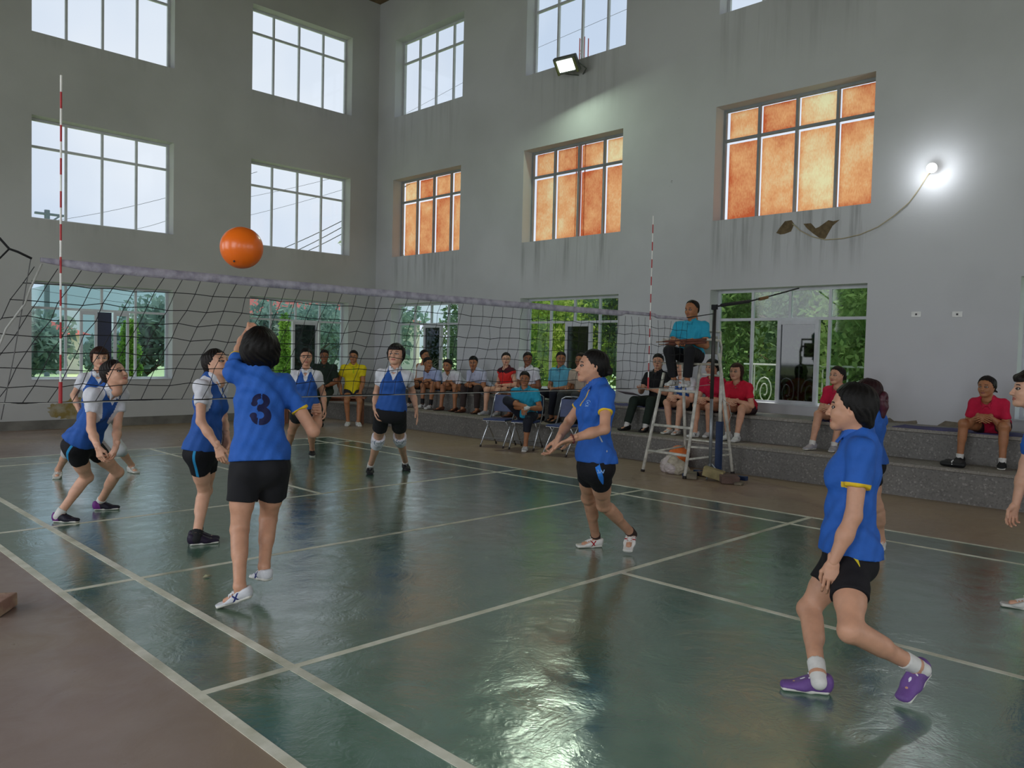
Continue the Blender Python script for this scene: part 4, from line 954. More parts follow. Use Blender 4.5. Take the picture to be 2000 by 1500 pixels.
def crown(name, blobs, n, size, m, parent=None):
    w_ = A_([b[3] * b[4] for b in blobs]); w_ = w_ / w_.sum(); V = []
    C = []
    for b, q in zip(blobs, w_):
        k = max(4, int(n * q)); d = rng.normal(size=(k, 3)); d /= np.linalg.norm(d, axis=1)[:, None]; rr = rng.random(k) ** .45
        C.append(A_(b[:3]) + d * rr[:, None] * A_([b[3], b[3], b[4]]))
    C = np.concatenate(C); k = len(C); a = rng.normal(size=(k, 3)); a /= np.linalg.norm(a, axis=1)[:, None]; e = rng.normal(size=(k, 3)); bb = np.cross(a, e); bb /= np.linalg.norm(bb, axis=1)[:, None]
    sz = size * (.6 + .8 * rng.random(k))[:, None]; a = a * sz; bb = bb * sz * .45
    V = np.stack([C - a, C + bb * 1.0, C + a, C - bb * 1.0], 1).reshape(-1, 3); Q = np.arange(4 * k).reshape(-1, 4)
    return qmesh(name, V, Q, m, parent, smooth=False)
def tree(label, x, y, h, r, m, n=2600, size=.13, z0=None, group=None, name='tree', nb=7, trunk=.09):
    root = empty(name, (x, y, -.2)); tag(root, label, 'tree', group); R_ = random.Random(int(x * 10 + y * 7)); bl = []
    z0 = h * .3 if z0 is None else z0
    for i in range(nb): bl.append((x + R_.uniform(-.6, .6) * r, y + R_.uniform(-.6, .6) * r, z0 + (h - z0) * (.2 + .7 * R_.random()), r * R_.uniform(.45, .7), (h - z0) * R_.uniform(.2, .34)))
    b = MB(); b.tube([(x, y, -.3), (x + .05, y, h * .5), (x - .05, y + .05, h * .85)], [trunk, trunk * .7, trunk * .2], 7)
    for i in range(6):
        a = R_.random() * 6.3; zz = h * R_.uniform(.15, .5); b.tube([(x, y, zz), (x + math.cos(a) * r * .5, y + math.sin(a) * r * .5, zz + h * .25), (x + math.cos(a) * r * .8, y + math.sin(a) * r * .8, zz + h * .32)], [trunk * .45, trunk * .25, .01], 5)
    b.obj('trunk', MTRK, root, smooth=True); crown('foliage', bl, n, size, m, root); return root
# planting close to the right wall
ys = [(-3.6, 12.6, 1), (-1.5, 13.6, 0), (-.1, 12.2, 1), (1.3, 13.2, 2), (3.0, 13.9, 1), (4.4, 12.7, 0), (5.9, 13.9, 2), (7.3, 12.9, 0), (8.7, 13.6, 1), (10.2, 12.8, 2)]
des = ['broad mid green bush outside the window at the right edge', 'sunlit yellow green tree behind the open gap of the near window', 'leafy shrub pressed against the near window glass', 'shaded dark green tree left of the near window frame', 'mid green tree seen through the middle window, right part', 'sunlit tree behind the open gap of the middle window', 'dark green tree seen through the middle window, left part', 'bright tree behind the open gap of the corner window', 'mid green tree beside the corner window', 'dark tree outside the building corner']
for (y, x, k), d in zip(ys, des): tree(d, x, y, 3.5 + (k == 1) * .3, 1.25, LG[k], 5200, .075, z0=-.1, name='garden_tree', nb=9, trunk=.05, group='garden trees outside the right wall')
for k, (y, x) in enumerate(((-3, 19), (1.5, 18), (6, 19.5), (11, 18), (15, 20))): tree('tall background tree beyond the right wall garden, ' + ('rightmost', 'behind the near window', 'between the near and middle windows', 'behind the middle window', 'leftmost')[k], x, y, 4.0, 2.8, LG[(2, 1, 2, 1, 2)[k]], 3600, .20, z0=0, nb=10, group='background trees beyond the garden')
# ornate white railing outside the near window
rl = empty('garden_railing', (11.2, -.9, -.2)); tag(rl, 'white wrought iron garden railing with scrolls outside the near window', 'railing'); b = MB()
for z in (.55, 1.45): b.tube([(11.2, -3, z), (11.2, 1.6, z)], .018, 6)
for k in range(12): b.tube([(11.2, -3 + .4 * k, -.2), (11.2, -3 + .4 * k, 1.45)], .014, 6)
b.obj('rail_bars', mat('white_iron', '#D7DBD9', .5), rl)
b = MB()
for k in range(11):
    y = -2.8 + .4 * k; b.tube([(11.2, y + .16 * (1 - i / 26) * math.cos(i * .5), 1.0 + .26 * (1 - i / 30) * math.sin(i * .5)) for i in range(24)], .011, 5)
b.obj('scroll_work', mat('white_iron', '#D7DBD9'), rl)
# far wall side: lawn, columnar conifers, garden wall, houses, hills
for k, (x, y) in enumerate(((4.98, 13.0), (9.95, 15.2))):
    root = empty('columnar_conifer', (x, y, -.2)); tag(root, 'bright green columnar conifer behind ' + ('the left ground floor window' if k == 0 else 'the ground floor window next to the corner'), 'tree', 'columnar conifers')
    MB().tube([(x, y, -.3), (x, y, 1.5)], .05).obj('trunk', MTRK, root); crown('foliage', [(x, y, .1 + .42 * i, .36 - .04 * i, .34) for i in range(5 + k)], 5200, .050, LG[3], root)
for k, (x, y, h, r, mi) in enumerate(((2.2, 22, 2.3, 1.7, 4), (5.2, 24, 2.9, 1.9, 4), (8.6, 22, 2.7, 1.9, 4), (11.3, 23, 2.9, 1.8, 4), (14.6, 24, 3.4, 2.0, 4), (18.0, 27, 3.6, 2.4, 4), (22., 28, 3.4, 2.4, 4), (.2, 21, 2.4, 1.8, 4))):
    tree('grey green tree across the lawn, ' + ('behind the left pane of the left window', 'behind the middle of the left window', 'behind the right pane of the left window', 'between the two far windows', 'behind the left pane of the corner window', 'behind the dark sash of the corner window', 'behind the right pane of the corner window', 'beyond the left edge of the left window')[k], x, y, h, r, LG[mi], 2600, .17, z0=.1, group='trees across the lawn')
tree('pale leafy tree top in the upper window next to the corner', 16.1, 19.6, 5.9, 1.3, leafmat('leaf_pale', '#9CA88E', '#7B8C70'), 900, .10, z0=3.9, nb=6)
MWH = mat('house_wall', '#CFCFC8', .9); MRF = mat('red_roof_tiles', '#A0463C', .8, noise=(3, .1)); MWD = mat('house_window', '#4E5A66', .3)
def house(label, x0, x1, y0, y1, h, rh, roof=MRF):
    root = empty('house', ((x0 + x1) / 2, y0, -.2)); tag(root, label, 'house'); box('wall', (x0, y0, -.2), (x1, y1, h), MWH, root)
    xm = (x0 + x1) / 2; e = .5; V = [(x0 - e, y0 - e, h), (x1 + e, y0 - e, h), (x1 + e, y1 + e, h), (x0 - e, y1 + e, h), (x0 + (x1 - x0) * .25, (y0 + y1) / 2, h + rh), (x1 - (x1 - x0) * .25, (y0 + y1) / 2, h + rh)]
    MB().add(V, [(0, 1, 5, 4), (1, 2, 5), (2, 3, 4, 5), (3, 0, 4), (3, 2, 1, 0)]).obj('roof', roof, root)
    n = max(2, int((x1 - x0) / 2.6))
    for i in range(n):
        xc = x0 + (x1 - x0) * (i + .5) / n
        for zz in ([.9] if h < 4 else [.9, 3.7]): box('window', (xc - .55, y0 - .05, zz), (xc + .55, y0 + .02, zz + 1.25), MWD, root)
    return root
house('white two storey house with red roof beyond the left window', 9.2, 13.2, 44, 50, 2.0, .9)
house('long low white house with red tiled roof beyond the window next to the corner', 21.5, 36.0, 42, 50, 3.6, 1.5)
tag(box('garden_wall', (-8, 19.0, -.2), (26, 19.25, .35), mat('garden_wall_render', '#B9B7AC', .9)), 'low pale garden wall crossing the lawn', 'wall')
hb = MB(); rr = random.Random(2)
for k in range(60):
    x = -120 + k * 6.5; hb.add([], [])
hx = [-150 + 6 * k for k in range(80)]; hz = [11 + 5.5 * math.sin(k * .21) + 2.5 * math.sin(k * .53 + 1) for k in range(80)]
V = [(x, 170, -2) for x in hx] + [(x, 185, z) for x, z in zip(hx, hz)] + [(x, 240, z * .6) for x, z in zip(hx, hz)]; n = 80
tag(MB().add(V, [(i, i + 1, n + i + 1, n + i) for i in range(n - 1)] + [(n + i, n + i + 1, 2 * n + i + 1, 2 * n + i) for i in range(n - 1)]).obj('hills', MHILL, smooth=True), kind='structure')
# power lines, utility pole, lattice mast
MWI = mat('dark_wire', '#3E4248', .6)
pl = empty('utility_pole', on_y(92, 470, 40) * A_([1, 1, 0])); tag(pl, 'utility pole with cross arm showing at the bottom of the upper left window', 'utility pole')
c_ = on_y(92, 420, 40); MB().tube([(c_[0], 40, -.2), (c_[0], 40, c_[2] + .25)], .13).obj('pole', mat('concrete_pole', '#6E7A86', .8), pl)
b = MB(); b.box((c_[0] - .55, 39.9, c_[2] + .0), (c_[0] + .75, 40.1, c_[2] + .10)); b.tube([(c_[0] - .05, 39.9, c_[2] - .5), (c_[0] + .6, 39.9, c_[2] + .05)], .04); b.obj('cross_arm', mat('concrete_pole', '#6E7A86'), pl)
wr_ = [[(545, 480), (672, 420)], [(560, 490), (672, 432)], [(575, 493), (672, 445)], [(492, 375), (682, 330)], [(495, 410), (682, 357)], [(145, 415), (325, 375)], [(250, 440), (325, 420)], [(75, 556), (330, 590)], [(210, 560), (330, 572)]]
wn = ['lowest of the fan of thick lines beside the corner', 'middle one of the fan of thick lines beside the corner', 'topmost of the fan of thick lines beside the corner', 'thin upper line crossing the window beside the corner', 'thin second line crossing the window beside the corner', 'thin upper line in the upper left window', 'thin lower line in the upper left window', 'longer line behind the transom of the left ground window', 'shorter line behind the transom of the left ground window']
for k, (a, b_) in enumerate(wr_):
    p, q = on_y(*a, 30), on_y(*b_, 24); d = q - p; P_ = [p - d * .8 + d * 2.6 * i / 12 - UP * math.sin(math.pi * i / 12) * .25 for i in range(13)]
    tag(tube('power_line', P_, .018 if k < 3 else .008, MWI, n=5), 'power line outside, ' + wn[k], 'cable', 'power lines outside')
for k, (a, b_) in enumerate((((800, 218), (903, 162)), ((1042, 97), (1224, 18)))):
    p, q = on_x(*a, 30), on_x(*b_, 26); d = q - p
    tag(tube('power_line', [p - d * .5, q + d * .5], .009, MWI, n=5), 'thin line crossing the ' + ('top window beside the corner of the right wall' if k == 0 else 'top window above the floodlight'), 'cable')
mt = on_x(1141, 75, 60); rt = empty('lattice_mast', (60, mt[1], -.2)); tag(rt, 'red lattice radio mast seen through the window above the floodlight', 'mast'); b = MB()
for sx, sy in ((-.3, -.3), (.3, -.3), (.3, .3), (-.3, .3)): b.tube([(60 + sx, mt[1] + sy, -.2), (60 + sx, mt[1] + sy, mt[2])], .06, 5)
b.obj('mast_legs', mat('red_mast', '#9A3E38', .7), rt); b = MB()
for i in range(40):
    z = mt[2] - i * .7; s_ = 1 if i % 2 else -1; b.tube([(59.7, mt[1] - .3 * s_, z), (59.7, mt[1] + .3 * s_, z - .7)], .04, 4)
b.obj('mast_braces', mat('pale_mast', '#C9B9B4', .7), rt)

# ------------------------------------------------------------------ net, antennas, posts
MCORD = mat('black_cord', '#17181B', .8); MBAND = mat('worn_white_band', '#B2AFBC', .8, noise=(14, .12), col2='#8E8B9A', bump=(40, .3)); MROPE = mat('pale_rope', '#A9A9A4', .8)
nt_ = empty('volleyball_net', (3.3, 0, 1.18)); tag(nt_, 'black volleyball net with a worn pale top band across the court', 'net')
X0, X1, ZT, ZB = -.16, 6.88, 2.03, 1.175
rn = random.Random(11)
def topz(x): return 2.032 - .012 * math.sin(math.pi * (x - X0) / (X1 - X0)) - (.02 if x > 6.2 else 0)
nv, nh = 56, 8
grid = {}
for i in range(nv + 1):
    for j in range(nh + 1):
        t = j / nh; x = X0 + .02 + (X1 - X0) * i / nv; sh = (.42 * max(0, 1 - (x + .1) / 5.0) ** .9 + .05) * t
        wob = .012
        x2 = x - sh + rn.uniform(-wob, wob) * (0 < j < nh); z = topz(x) - .045 + (ZB - (topz(x) - .045)) * t + rn.uniform(-wob, wob) * (0 < j < nh)
        if j == nh: z = ZB + .004 * math.sin(i)
        grid[i, j] = A_([x2, rn.uniform(-.012, .012) + .02 * math.sin(i * .35) * math.sin(math.pi * t), z])
b = MB()
for i in range(nv + 1): b.tube([grid[i, j] for j in range(nh + 1)], .0024, 4, cap=False)
for j in range(1, nh + 1): b.tube([grid[i, j] for i in range(nv + 1)], .0026 if j < nh else .0045, 4, cap=False)
for i in range(nv + 1):
    for j in range(1, nh + 1):
        p = grid[i, j]; r_ = .005; b.add([p + A_(q) * r_ for q in ((1, 0, 0), (-1, 0, 0), (0, 1, 0), (0, -1, 0), (0, 0, 1), (0, 0, -1))], [(0, 2, 4), (2, 1, 4), (1, 3, 4), (3, 0, 4), (2, 0, 5), (1, 2, 5), (3, 1, 5), (0, 3, 5)])
b.obj('netting', MCORD, nt_)
V = []; F = []; K = 90
for i in range(K + 1):
    x = X0 + .05 + (X1 - X0 - .05) * i / K; e = min(1, (x - X0) * 3) if i < 12 else 1; hh = .030 * (0.35 + .65 * e) * (1 if x < 5.6 else .62); y = .003 * math.sin(i * .5)
    for (yy, zz) in ((-.006, 0), (-.010, -hh), (-.006, -2 * hh), (.006, -2 * hh), (.010, -hh), (.006, 0)): V.append((x, y + yy, topz(x) + .012 + zz + .001 * math.sin(i * .6)))
for i in range(K):
    for k in range(6): F.append((i * 6 + k, i * 6 + (k + 1) % 6, (i + 1) * 6 + (k + 1) % 6, (i + 1) * 6 + k))
MB().add(V, F).obj('top_band', MBAND, nt_, smooth=True)
MB().tube([(-.9, 0, 1.18), (-.35, 0, 1.178)] + [(X0 + (X1 - X0) * i / 20, -.004, ZB - .004) for i in range(21)] + [(7.45, 0, 1.20)], .0035, 6).obj('bottom_cord', MROPE, nt_)
pole_top = A_([7.50, 0, 2.19])
MB().tube([(X1 - .02, 0, 2.02), (7.1, 0, 2.05), (7.48, 0, 2.10)], .006).obj('tie_rope', MCORD, nt_, smooth=True)
MB().tube([on_y(62, 505, 0), on_y(35, 492, 0), on_y(18, 486, 0), on_y(0, 466, 0), on_y(-40, 430, 0)], .007).obj('tie_rope', MCORD, nt_, smooth=True)
MB().tube([on_y(18, 486, 0), on_y(0, 504, 0), on_y(-20, 515, 0)], .005).obj('tie_rope', MCORD, nt_, smooth=True)
MB().tube([on_y(82, 515, 0), on_y(60, 562, 0), on_y(48, 594, 0), on_y(12, 642, 0), on_y(0, 672, 0), on_y(-20, 730, 0)], .006).obj('side_rope', MROPE, nt_, smooth=True)
MB().tube([on_y(60, 505, 0), on_y(48, 575, 0), on_y(28, 690, 0), on_y(2, 820, 0)], .003).obj('guy_line', mat('thin_grey_line', '#5E5E5E', .8), nt_, smooth=True)
def antenna(x, label, zt=3.14):
    r = empty('antenna', (x, -.015, 1.17)); tag(r, label, 'antenna', 'net antennas')
    n = 20; b = MB().tube([(x, -.015, 1.17 + (zt - 1.17) * k / n) for k in range(n + 1)], .0062, 8)
    o = b.obj('rod', [mat('antenna_red', '#B0242A', .5), mat('antenna_white', '#E8E6E2', .5)], r)
    for i, p_ in enumerate(o.data.polygons): p_.material_index = (i // 8) % 2 if i < 8 * n else 0
    MB().tube([(x, -.015, 1.17), (x, -.015, 1.30)], .011, 8).obj('net_sleeve', mat('antenna_red', '#B0242A', .5), r)
antenna(-.005, 'red and white striped antenna at the left end of the net')
antenna(6.09, 'red and white striped antenna at the right end of the net, by the umpire')
np_ = empty('net_post', (7.52, 0, 0)); tag(np_, 'thin dark net post with a silver lower tube standing beside the umpire chair', 'post')
MB().tube([(7.5, 0, 1.02), (7.5, 0, 2.19)], .024, 12).obj('upper_tube', mat('dark_steel', '#3C3A38', .5, metal=.4), np_, smooth=True)
MB().tube([(7.52, 0, .12), (7.5, 0, 1.05)], .021, 12).obj('lower_tube', mat('silver_steel', '#8D9296', .4, metal=.5), np_, smooth=True)
b = MB(); 
for dx, dy in ((-.16, -.05), (.10, -.12), (.02, .14)): b.tube([(7.52, 0, .20), (7.52 + dx, dy, .01)], .012)
b.obj('tripod_feet', mat('silver_steel', '#8D9296'), np_)
b = MB()
for k in range(5): b.tube([(7.5 + .035 * math.cos(a * .7), .035 * math.sin(a * .7), 2.16 + .012 * k + .004 * math.sin(a)) for a in range(10)], .009, 6)
b.obj('pulley_rope', MCORD, np_, smooth=True)
g0 = pole_top + A_([0, 0, .0]); g1 = on_x(1560, 563, 9.55)
tag(tube('guy_rope', [g0, g0 * .6 + g1 * .4 - UP * .03, g0 * .35 + g1 * .65 - UP * .02, g1], .010, MCORD), 'black twisted guy rope from the post top to the near window', 'rope')
MB().tube([g0 * .93 + g1 * .07, g0 * .62 + g1 * .38 - UP * .03], .022, 8).obj('rope_twist', MCORD, bpy.data.objects['guy_rope'], smooth=True)
MB().tube([g0 * .50 + g1 * .5 - UP * .03, g0 * .40 + g1 * .6 - UP * .03], .022, 8).obj('wooden_toggle', mat('brown_wood', '#7A5A32', .7), bpy.data.objects['guy_rope'])
MBLU = mat('navy_paint', '#20365E', .5, noise=(10, .15))
bs = empty('blue_stand', (7.72, .02, 0)); tag(bs, 'navy blue steel stand on a flat cross base behind the net post', 'stand')
MB().box((7.69, -.03, .02), (7.76, .04, .72)).obj('upright', MBLU, bs, bevel=.004); b = MB(); b.box((7.30, .20, 0), (7.74, .27, .05)); b.box((7.70, -.40, .0), (7.77, .36, .05)); b.obj('base', MBLU, bs, bevel=.004)
MB().tube([(7.72, 0, .70), (7.72, 0, 1.35)], .022, 10).obj('white_tube', mat('chipped_white_paint', '#D9D6CC', .5, noise=(12, .2)), bs, smooth=True)
tag(tube('loose_cord', [(7.74, 0, 1.02), (7.84, -.05, .95), (7.86, -.08, .8), (7.80, -.06, .66), (7.83, -.1, .5)], .004, MROPE), 'thin pale cord hanging beside the navy stand', 'cord')

# ------------------------------------------------------------------ umpire chair
MWP = mat('chipped_white_paint', '#D9D6CC'); uc = empty('umpire_chair', (7.7, .5, 0)); tag(uc, 'tall white tubular umpire chair with ladder rungs', 'chair')
Lf, Ln = on_z(1255, 921), on_z(1337, 935); Tf, Tn = on_x(1297, 728, 7.52), on_x(1368, 712, 7.55)
Bn0 = A_([8.12, -.02, 0]); Bn0 = on_z(1431, 926); Bn0 = CAM + (Bn0 - CAM) * 1.0; Bn0[2] = 0
if Bn0[0] > 8.14: Bn0[0] = 8.14
Bf0 = A_([8.12, Bn0[1] + .74, 0.]); Bn1 = on_x(1404, 690, 7.98); Bf1 = A_([7.98, Tf[1] + .02, Bn1[2]])
for a, c, nm in ((Lf, Tf, 'leg'), (Ln, Tn, 'leg'), (Bn0, Bn1, 'leg'), (Bf0, Bf1, 'leg')):
    lg = MB().tube([a, c], .021, 12).obj(nm, MWP, uc, smooth=True); MB().tube([a + A_([0, 0, -.0]), lerp(a, c, .022)], .027, 10).obj('rubber_foot', mat('black_rubber', '#2A2320', .8), lg, smooth=True)
def zz(a, c, z): return lerp(a, c, (z - a[2]) / (c[2] - a[2]))
b = MB()
for z in (.285, .63, .975 + .12): MB().tube([zz(Lf, Tf, z), zz(Ln, Tn, z)], .019, 10).obj('rung', MWP, uc, smooth=True)
for z0, z1 in ((.40, .32), (.24, .26)): b.tube([zz(Ln, Tn, z0), zz(Bn0, Bn1, z1)], .014, 8)
b.tube([zz(Lf, Tf, .25), zz(Bf0, Bf1, .30)], .014, 8); b.tube([zz(Bf0, Bf1, .40), zz(Bn0, Bn1, .40)], .014, 8); b.tube([zz(Ln, Tn, .63), zz(Bn0, Bn1, .9)], .0001, 4)
b.obj('side_brace', MWP, uc, smooth=True)
zs = 1.47; ya, yb = Ln[1] * 0 + Tn[1] - .0, Tf[1] + .0
b = MB().box((7.48, ya - .02, zs - .03), (8.0, yb + .02, zs)); b.obj('seat', mat('weathered_seat_board', '#B8B4A6', .7, noise=(10, .15)), uc, bevel=.01)
for yy in (ya - .02, yb + .02):
    MB().tube([(8.0, yy, zs - .04), (8.02, yy, zs + .22), (7.98, yy, zs + .30), (7.80, yy, zs + .31), (7.50, yy, zs + .30)], .017, 10).obj('armrest', MWP, uc, smooth=True)
MB().tube([(8.02, ya, zs + .22), (8.06, ya + .02, zs + .42), (8.06, yb - .02, zs + .42), (8.02, yb, zs + .22)], .017, 10).obj('back_rail', MWP, uc, smooth=True)
MB().box((8.035, ya + .05, zs + .12), (8.05, yb - .05, zs + .36)).obj('back_plate', mat('weathered_seat_board', '#B8B4A6'), uc, bevel=.01)
b = MB(); b.tube([zz(Ln, Tn, 1.33), zz(Bn0, Bn1, 1.30)], .014, 8); b.obj('side_brace', MWP, uc, smooth=True)

# ------------------------------------------------------------------ stones, bags, shoes on the floor
def stone(label, p, size, m, rot=0, seed=0, name='stone', cat='stone', tilt=0):
    r = random.Random(seed); hx, hy, hz = [q / 2 for q in size]; b = MB(); M_ = Matrix.Rotation(rot, 3, 'Z') @ Matrix.Rotation(tilt, 3, 'X'); V = []
    for x in (-1, 1):
        for y in (-1, 1):
            for z in (-1, 1): V.append(M_ @ Vector((x * hx * r.uniform(.82, 1.05), y * hy * r.uniform(.8, 1.05), z * hz * r.uniform(.85, 1.0))))
    lo = min(v.z for v in V); b.add([(v.x + p[0], v.y + p[1], v.z - lo + p[2] + .001) for v in V], [(0, 1, 3, 2), (4, 6, 7, 5), (0, 4, 5, 1), (2, 3, 7, 6), (0, 2, 6, 4), (1, 5, 7, 3)])
    o = b.obj(name, m); mo = o.modifiers.new('b', 'BEVEL'); mo.width = .008; mo.segments = 2
    return tag(o, label, cat)
MST = mat('yellow_stone', '#9C8F66', .9, noise=(9, .18), bump=(25, .5)); MST2 = mat('grey_brown_stone', '#7D7362', .9, noise=(9, .2), bump=(25, .6)); MST3 = mat('reddish_stone', '#6B564D', .9, noise=(9, .15), bump=(25, .6))
stone('flat grey brown stone lying against the near front leg of the umpire chair', on_z(1352, 934), (.26, .13, .075), MST2, .5, 1)
stone('yellowish stone block leaning under the net post', on_z(1392, 938), (.15, .26, .13), MST, .35, 2, tilt=.25)
stone('broad reddish slab at the right of the stones by the chair', on_z(1424, 943), (.30, .22, .10), MST3, .7, 3)
stone('thin stone chip at the right end of the stones by the chair', on_z(1444, 947), (.14, .10, .035), MST2, .2, 4)
stone('small brown stone between the chair leg and the post foot', on_z(1372, 930), (.12, .10, .06), MST3, .9, 6)
tag(stone('worn reddish brick with a pale edge at the left edge of the photo', on_z(-4, 1195), (.24, .13, .085), mat('worn_brick', '#8C6A5C', .9, noise=(8, .2), col2='#B5A184', bump=(20, .5)), .9, 5, 'brick', 'brick'))
def lump(name, label, cat, p, r, m, seed, flat=.8, amp=.25):
    rr_ = np.random.default_rng(seed); pr = []
    for i in range(7): d = rr_.normal(size=3) * .35; pr.append(Pr(A_(p) + A_([d[0] * r, d[1] * r, abs(d[2]) * r * flat + r * .4]), A_(p) + A_([d[1] * r, d[0] * r, r * .3]), r * rr_.uniform(.4, .62), k=.03))
    def post(D, X, Y, Z): return np.maximum(D + amp * .03 * np.sin(X * 70 + 3 * np.sin(Z * 60)) * np.sin(Y * 64 + Z * 50), p[2] - Z)
    V, Q = sdf_mesh(pr, .011, post); return tag(qmesh(name, V, Q, m), label, cat)
lump('plastic_bag', 'crumpled translucent white plastic bag under the umpire chair', 'bag', on_z(1308, 921), .17, mat('thin_white_plastic', '#C9BDBB', .3, noise=(10, .1)), 1)
lump('plastic_bag', 'off white stuffed bag beside the front leg under the umpire chair', 'bag', on_z(1325, 925), .15, mat('cream_plastic', '#B9AE9A', .45, noise=(8, .15)), 2)
bo = on_z(1325, 912); V, Q = sdf_mesh([Pr(bo + UP * .16, bo + UP * .16, .145)], .012); tag(qmesh('ball', V, Q, mat('orange_rubber_pale', '#E8793A', .4)), 'orange ball half hidden among the bags under the umpire chair', 'ball')
# black sandals and cloth on the stand
p = on_z(1860, 912, .38); V, Q = sdf_mesh([Pr(p + A_([0, -.10, .035]), p + A_([0, .10, .035]), (.055, .05), (.035, .03), side=(1, 0, 0)), Pr(p + A_([.03, -.09, .05]), p + A_([.05, .07, .045]), .035)], .01)
o = qmesh('handbag', V, Q, mat('black_nylon', '#121315', .6, bump=(30, .4))); tag(o, 'small black pouch on the lower step beside black canvas shoes', 'pouch')
MB().tube([p + A_([-.05, -.01, .03]), p + A_([-.03, -.0, .065]), p + A_([.02, .0, .075])], .007).obj('white_strap', mat('white_fabric', '#D8D8D6', .8), o)
MPUR = mat('purple_mat', '#4A4678', .8, noise=(6, .15), bump=(30, .3))
for (y0, y1, lb_) in ((-6.2, -1.75, 'long purple mat on the upper step under the women at the right'), (-1.05, -.72, 'short blue purple mat end on the upper step by the seated red shirt woman'), (1.45, 3.1, 'purple mat on the upper step beneath the man in black')):
    V = []; F = []; n = 40
    for i in range(n + 1):
        y = y0 + (y1 - y0) * i / n; z = .742 + .008 * (1 + math.sin(i * 1.1)) * (rn.random()) ; V += [(8.80 + .02 * math.sin(i), y, z), (9.25, y, z + .003), (9.25, y, .741), (8.80 + .02 * math.sin(i), y, .741)]
    for i in range(n): F += [(i * 4 + k, i * 4 + (k + 1) % 4, (i + 1) * 4 + (k + 1) % 4, (i + 1) * 4 + k) for k in range(4)]
    F += [(0, 1, 2, 3), (4 * n + 3, 4 * n + 2, 4 * n + 1, 4 * n)]
    tag(MB().add(V, F).obj('sitting_mat', MPUR), lb_, 'mat', 'purple sitting mats')
# ball in the air
bc = on_y(472, 484, -.55); V, Q = sdf_mesh([Pr(bc, bc, .134)], .010); V = bc + (V - bc) / np.linalg.norm(V - bc, axis=1)[:, None] * .132
ba = qmesh('ball', V, Q, mat('orange_rubber', '#F0701C', .28, noise=(3, .02), sss=.2)); tag(ba, 'large plain orange ball in the air above the net', 'ball')
tube('valve', [bc + A_([-.075, -.055, -.093]) , bc + A_([-.079, -.058, -.098])], .006, mat('dark_plastic', '#3A3A3C'), ba)
lf = on_z(403, 1128); tag(MB().add([lf + A_([-.03, -.01, .006]), lf + A_([.0, -.022, .012]), lf + A_([.035, .0, .007]), lf + A_([.004, .02, .014]), lf + A_([-.03, -.01, .009]), lf + A_([.0, -.022, .015]), lf + A_([.035, .0, .010]), lf + A_([.004, .02, .017])], [(0, 1, 2, 3), (7, 6, 5, 4), (0, 4, 5, 1), (1, 5, 6, 2), (2, 6, 7, 3), (3, 7, 4, 0)]).obj('dry_leaf', mat('dry_leaf', '#A8A582', .8)), 'small pale dry leaf on the green floor left of the jumping woman', 'leaf')

# ------------------------------------------------------------------ folding chairs and wooden bench
MCH = mat('chrome_tube', '#B9BCC0', .25, metal=.85); MNV = mat('navy_vinyl', '#2C3E6E', .45, noise=(12, .1)); MRB = mat('black_rubber', '#2A2320')
def folding_chair(label):
    r = empty('folding_chair'); tag(r, label, 'chair', 'navy folding chairs')
    def L(o): o.matrix_parent_inverse = Matrix.Identity(4); return o
    for s_ in (-1, 1):
        x = .205 * s_
        f = L(MB().tube([(x, .30, .015), (x, -.10, .52), (x, -.17, .70), (x * .93, -.20, .84), (x * .6, -.205, .875), (0, -.205, .88)], .012, 8).obj('front_leg', MCH, r, smooth=True))
        link_ = MB().tube([(x, .30, 0), (x, .287, .03)], .017, 8).obj('rubber_foot', MRB, f); link_.matrix_parent_inverse = Matrix.Identity(4)
        bk = L(MB().tube([(x * .88, -.24, .015), (x * .88, .17, .44)], .011, 8).obj('rear_leg', MCH, r, smooth=True))
        q = MB().tube([(x * .88, -.24, 0), (x * .88, -.228, .03)], .016, 8).obj('rubber_foot', MRB, bk); q.matrix_parent_inverse = Matrix.Identity(4)
    L(MB().tube([(-.205, .20, .14), (.205, .20, .14)], .008, 8).obj('front_stretcher', MCH, r)); L(MB().tube([(-.18, -.16, .10), (.18, -.16, .10)], .008, 8).obj('rear_stretcher', MCH, r))
    L(MB().box((-.20, -.14, .435), (.20, .24, .462)).obj('seat', MNV, r, bevel=.01)); L(MB().box((-.205, -.145, .425), (.205, .248, .437)).obj('seat_frame', MCH, r, bevel=.004))
    b = MB(); V = []; F = []; n = 10
    for i in range(n + 1):
        a = (i / n - .5) * 2; x = a * .188; y = -.150 - .03 * (1 - a * a) 
        V += [(x, y + .012, .56), (x, y + .0, .66), (x, y - .028, .84), (x, y - .052, .835), (x, y - .024, .66), (x, y - .012, .56)]
    for i in range(n): F += [(i * 6 + k, i * 6 + (k + 1) % 6, (i + 1) * 6 + (k + 1) % 6, (i + 1) * 6 + k) for k in range(6)]
    F += [tuple(range(6))[::-1], tuple(n * 6 + k for k in range(6))]
    L(b.add(V, F).obj('backrest', MNV, r, smooth=False, bevel=.004)); return r
def copy_tree(o, par=None):
    c = o.copy(); COL.objects.link(c)
    if par is not None: c.parent = par
    for ch in [q for q in bpy.data.objects if q.parent == o]: copy_tree(ch, c)
    return c
def fmat(f, side=0): return math.atan2(f[1], f[0]) - H90
fc = folding_chair('empty navy folding chair beside the man in cyan'); ca = (7.72, 4.08); fc.location = (*ca, 0); fc.rotation_euler[2] = math.radians(200) - H90
c2 = copy_tree(fc); c2['label'] = 'navy folding chair carrying the man in the cyan shirt'; c2.location = (7.86, 3.58, 0); c2.rotation_euler[2] = math.radians(205) - H90
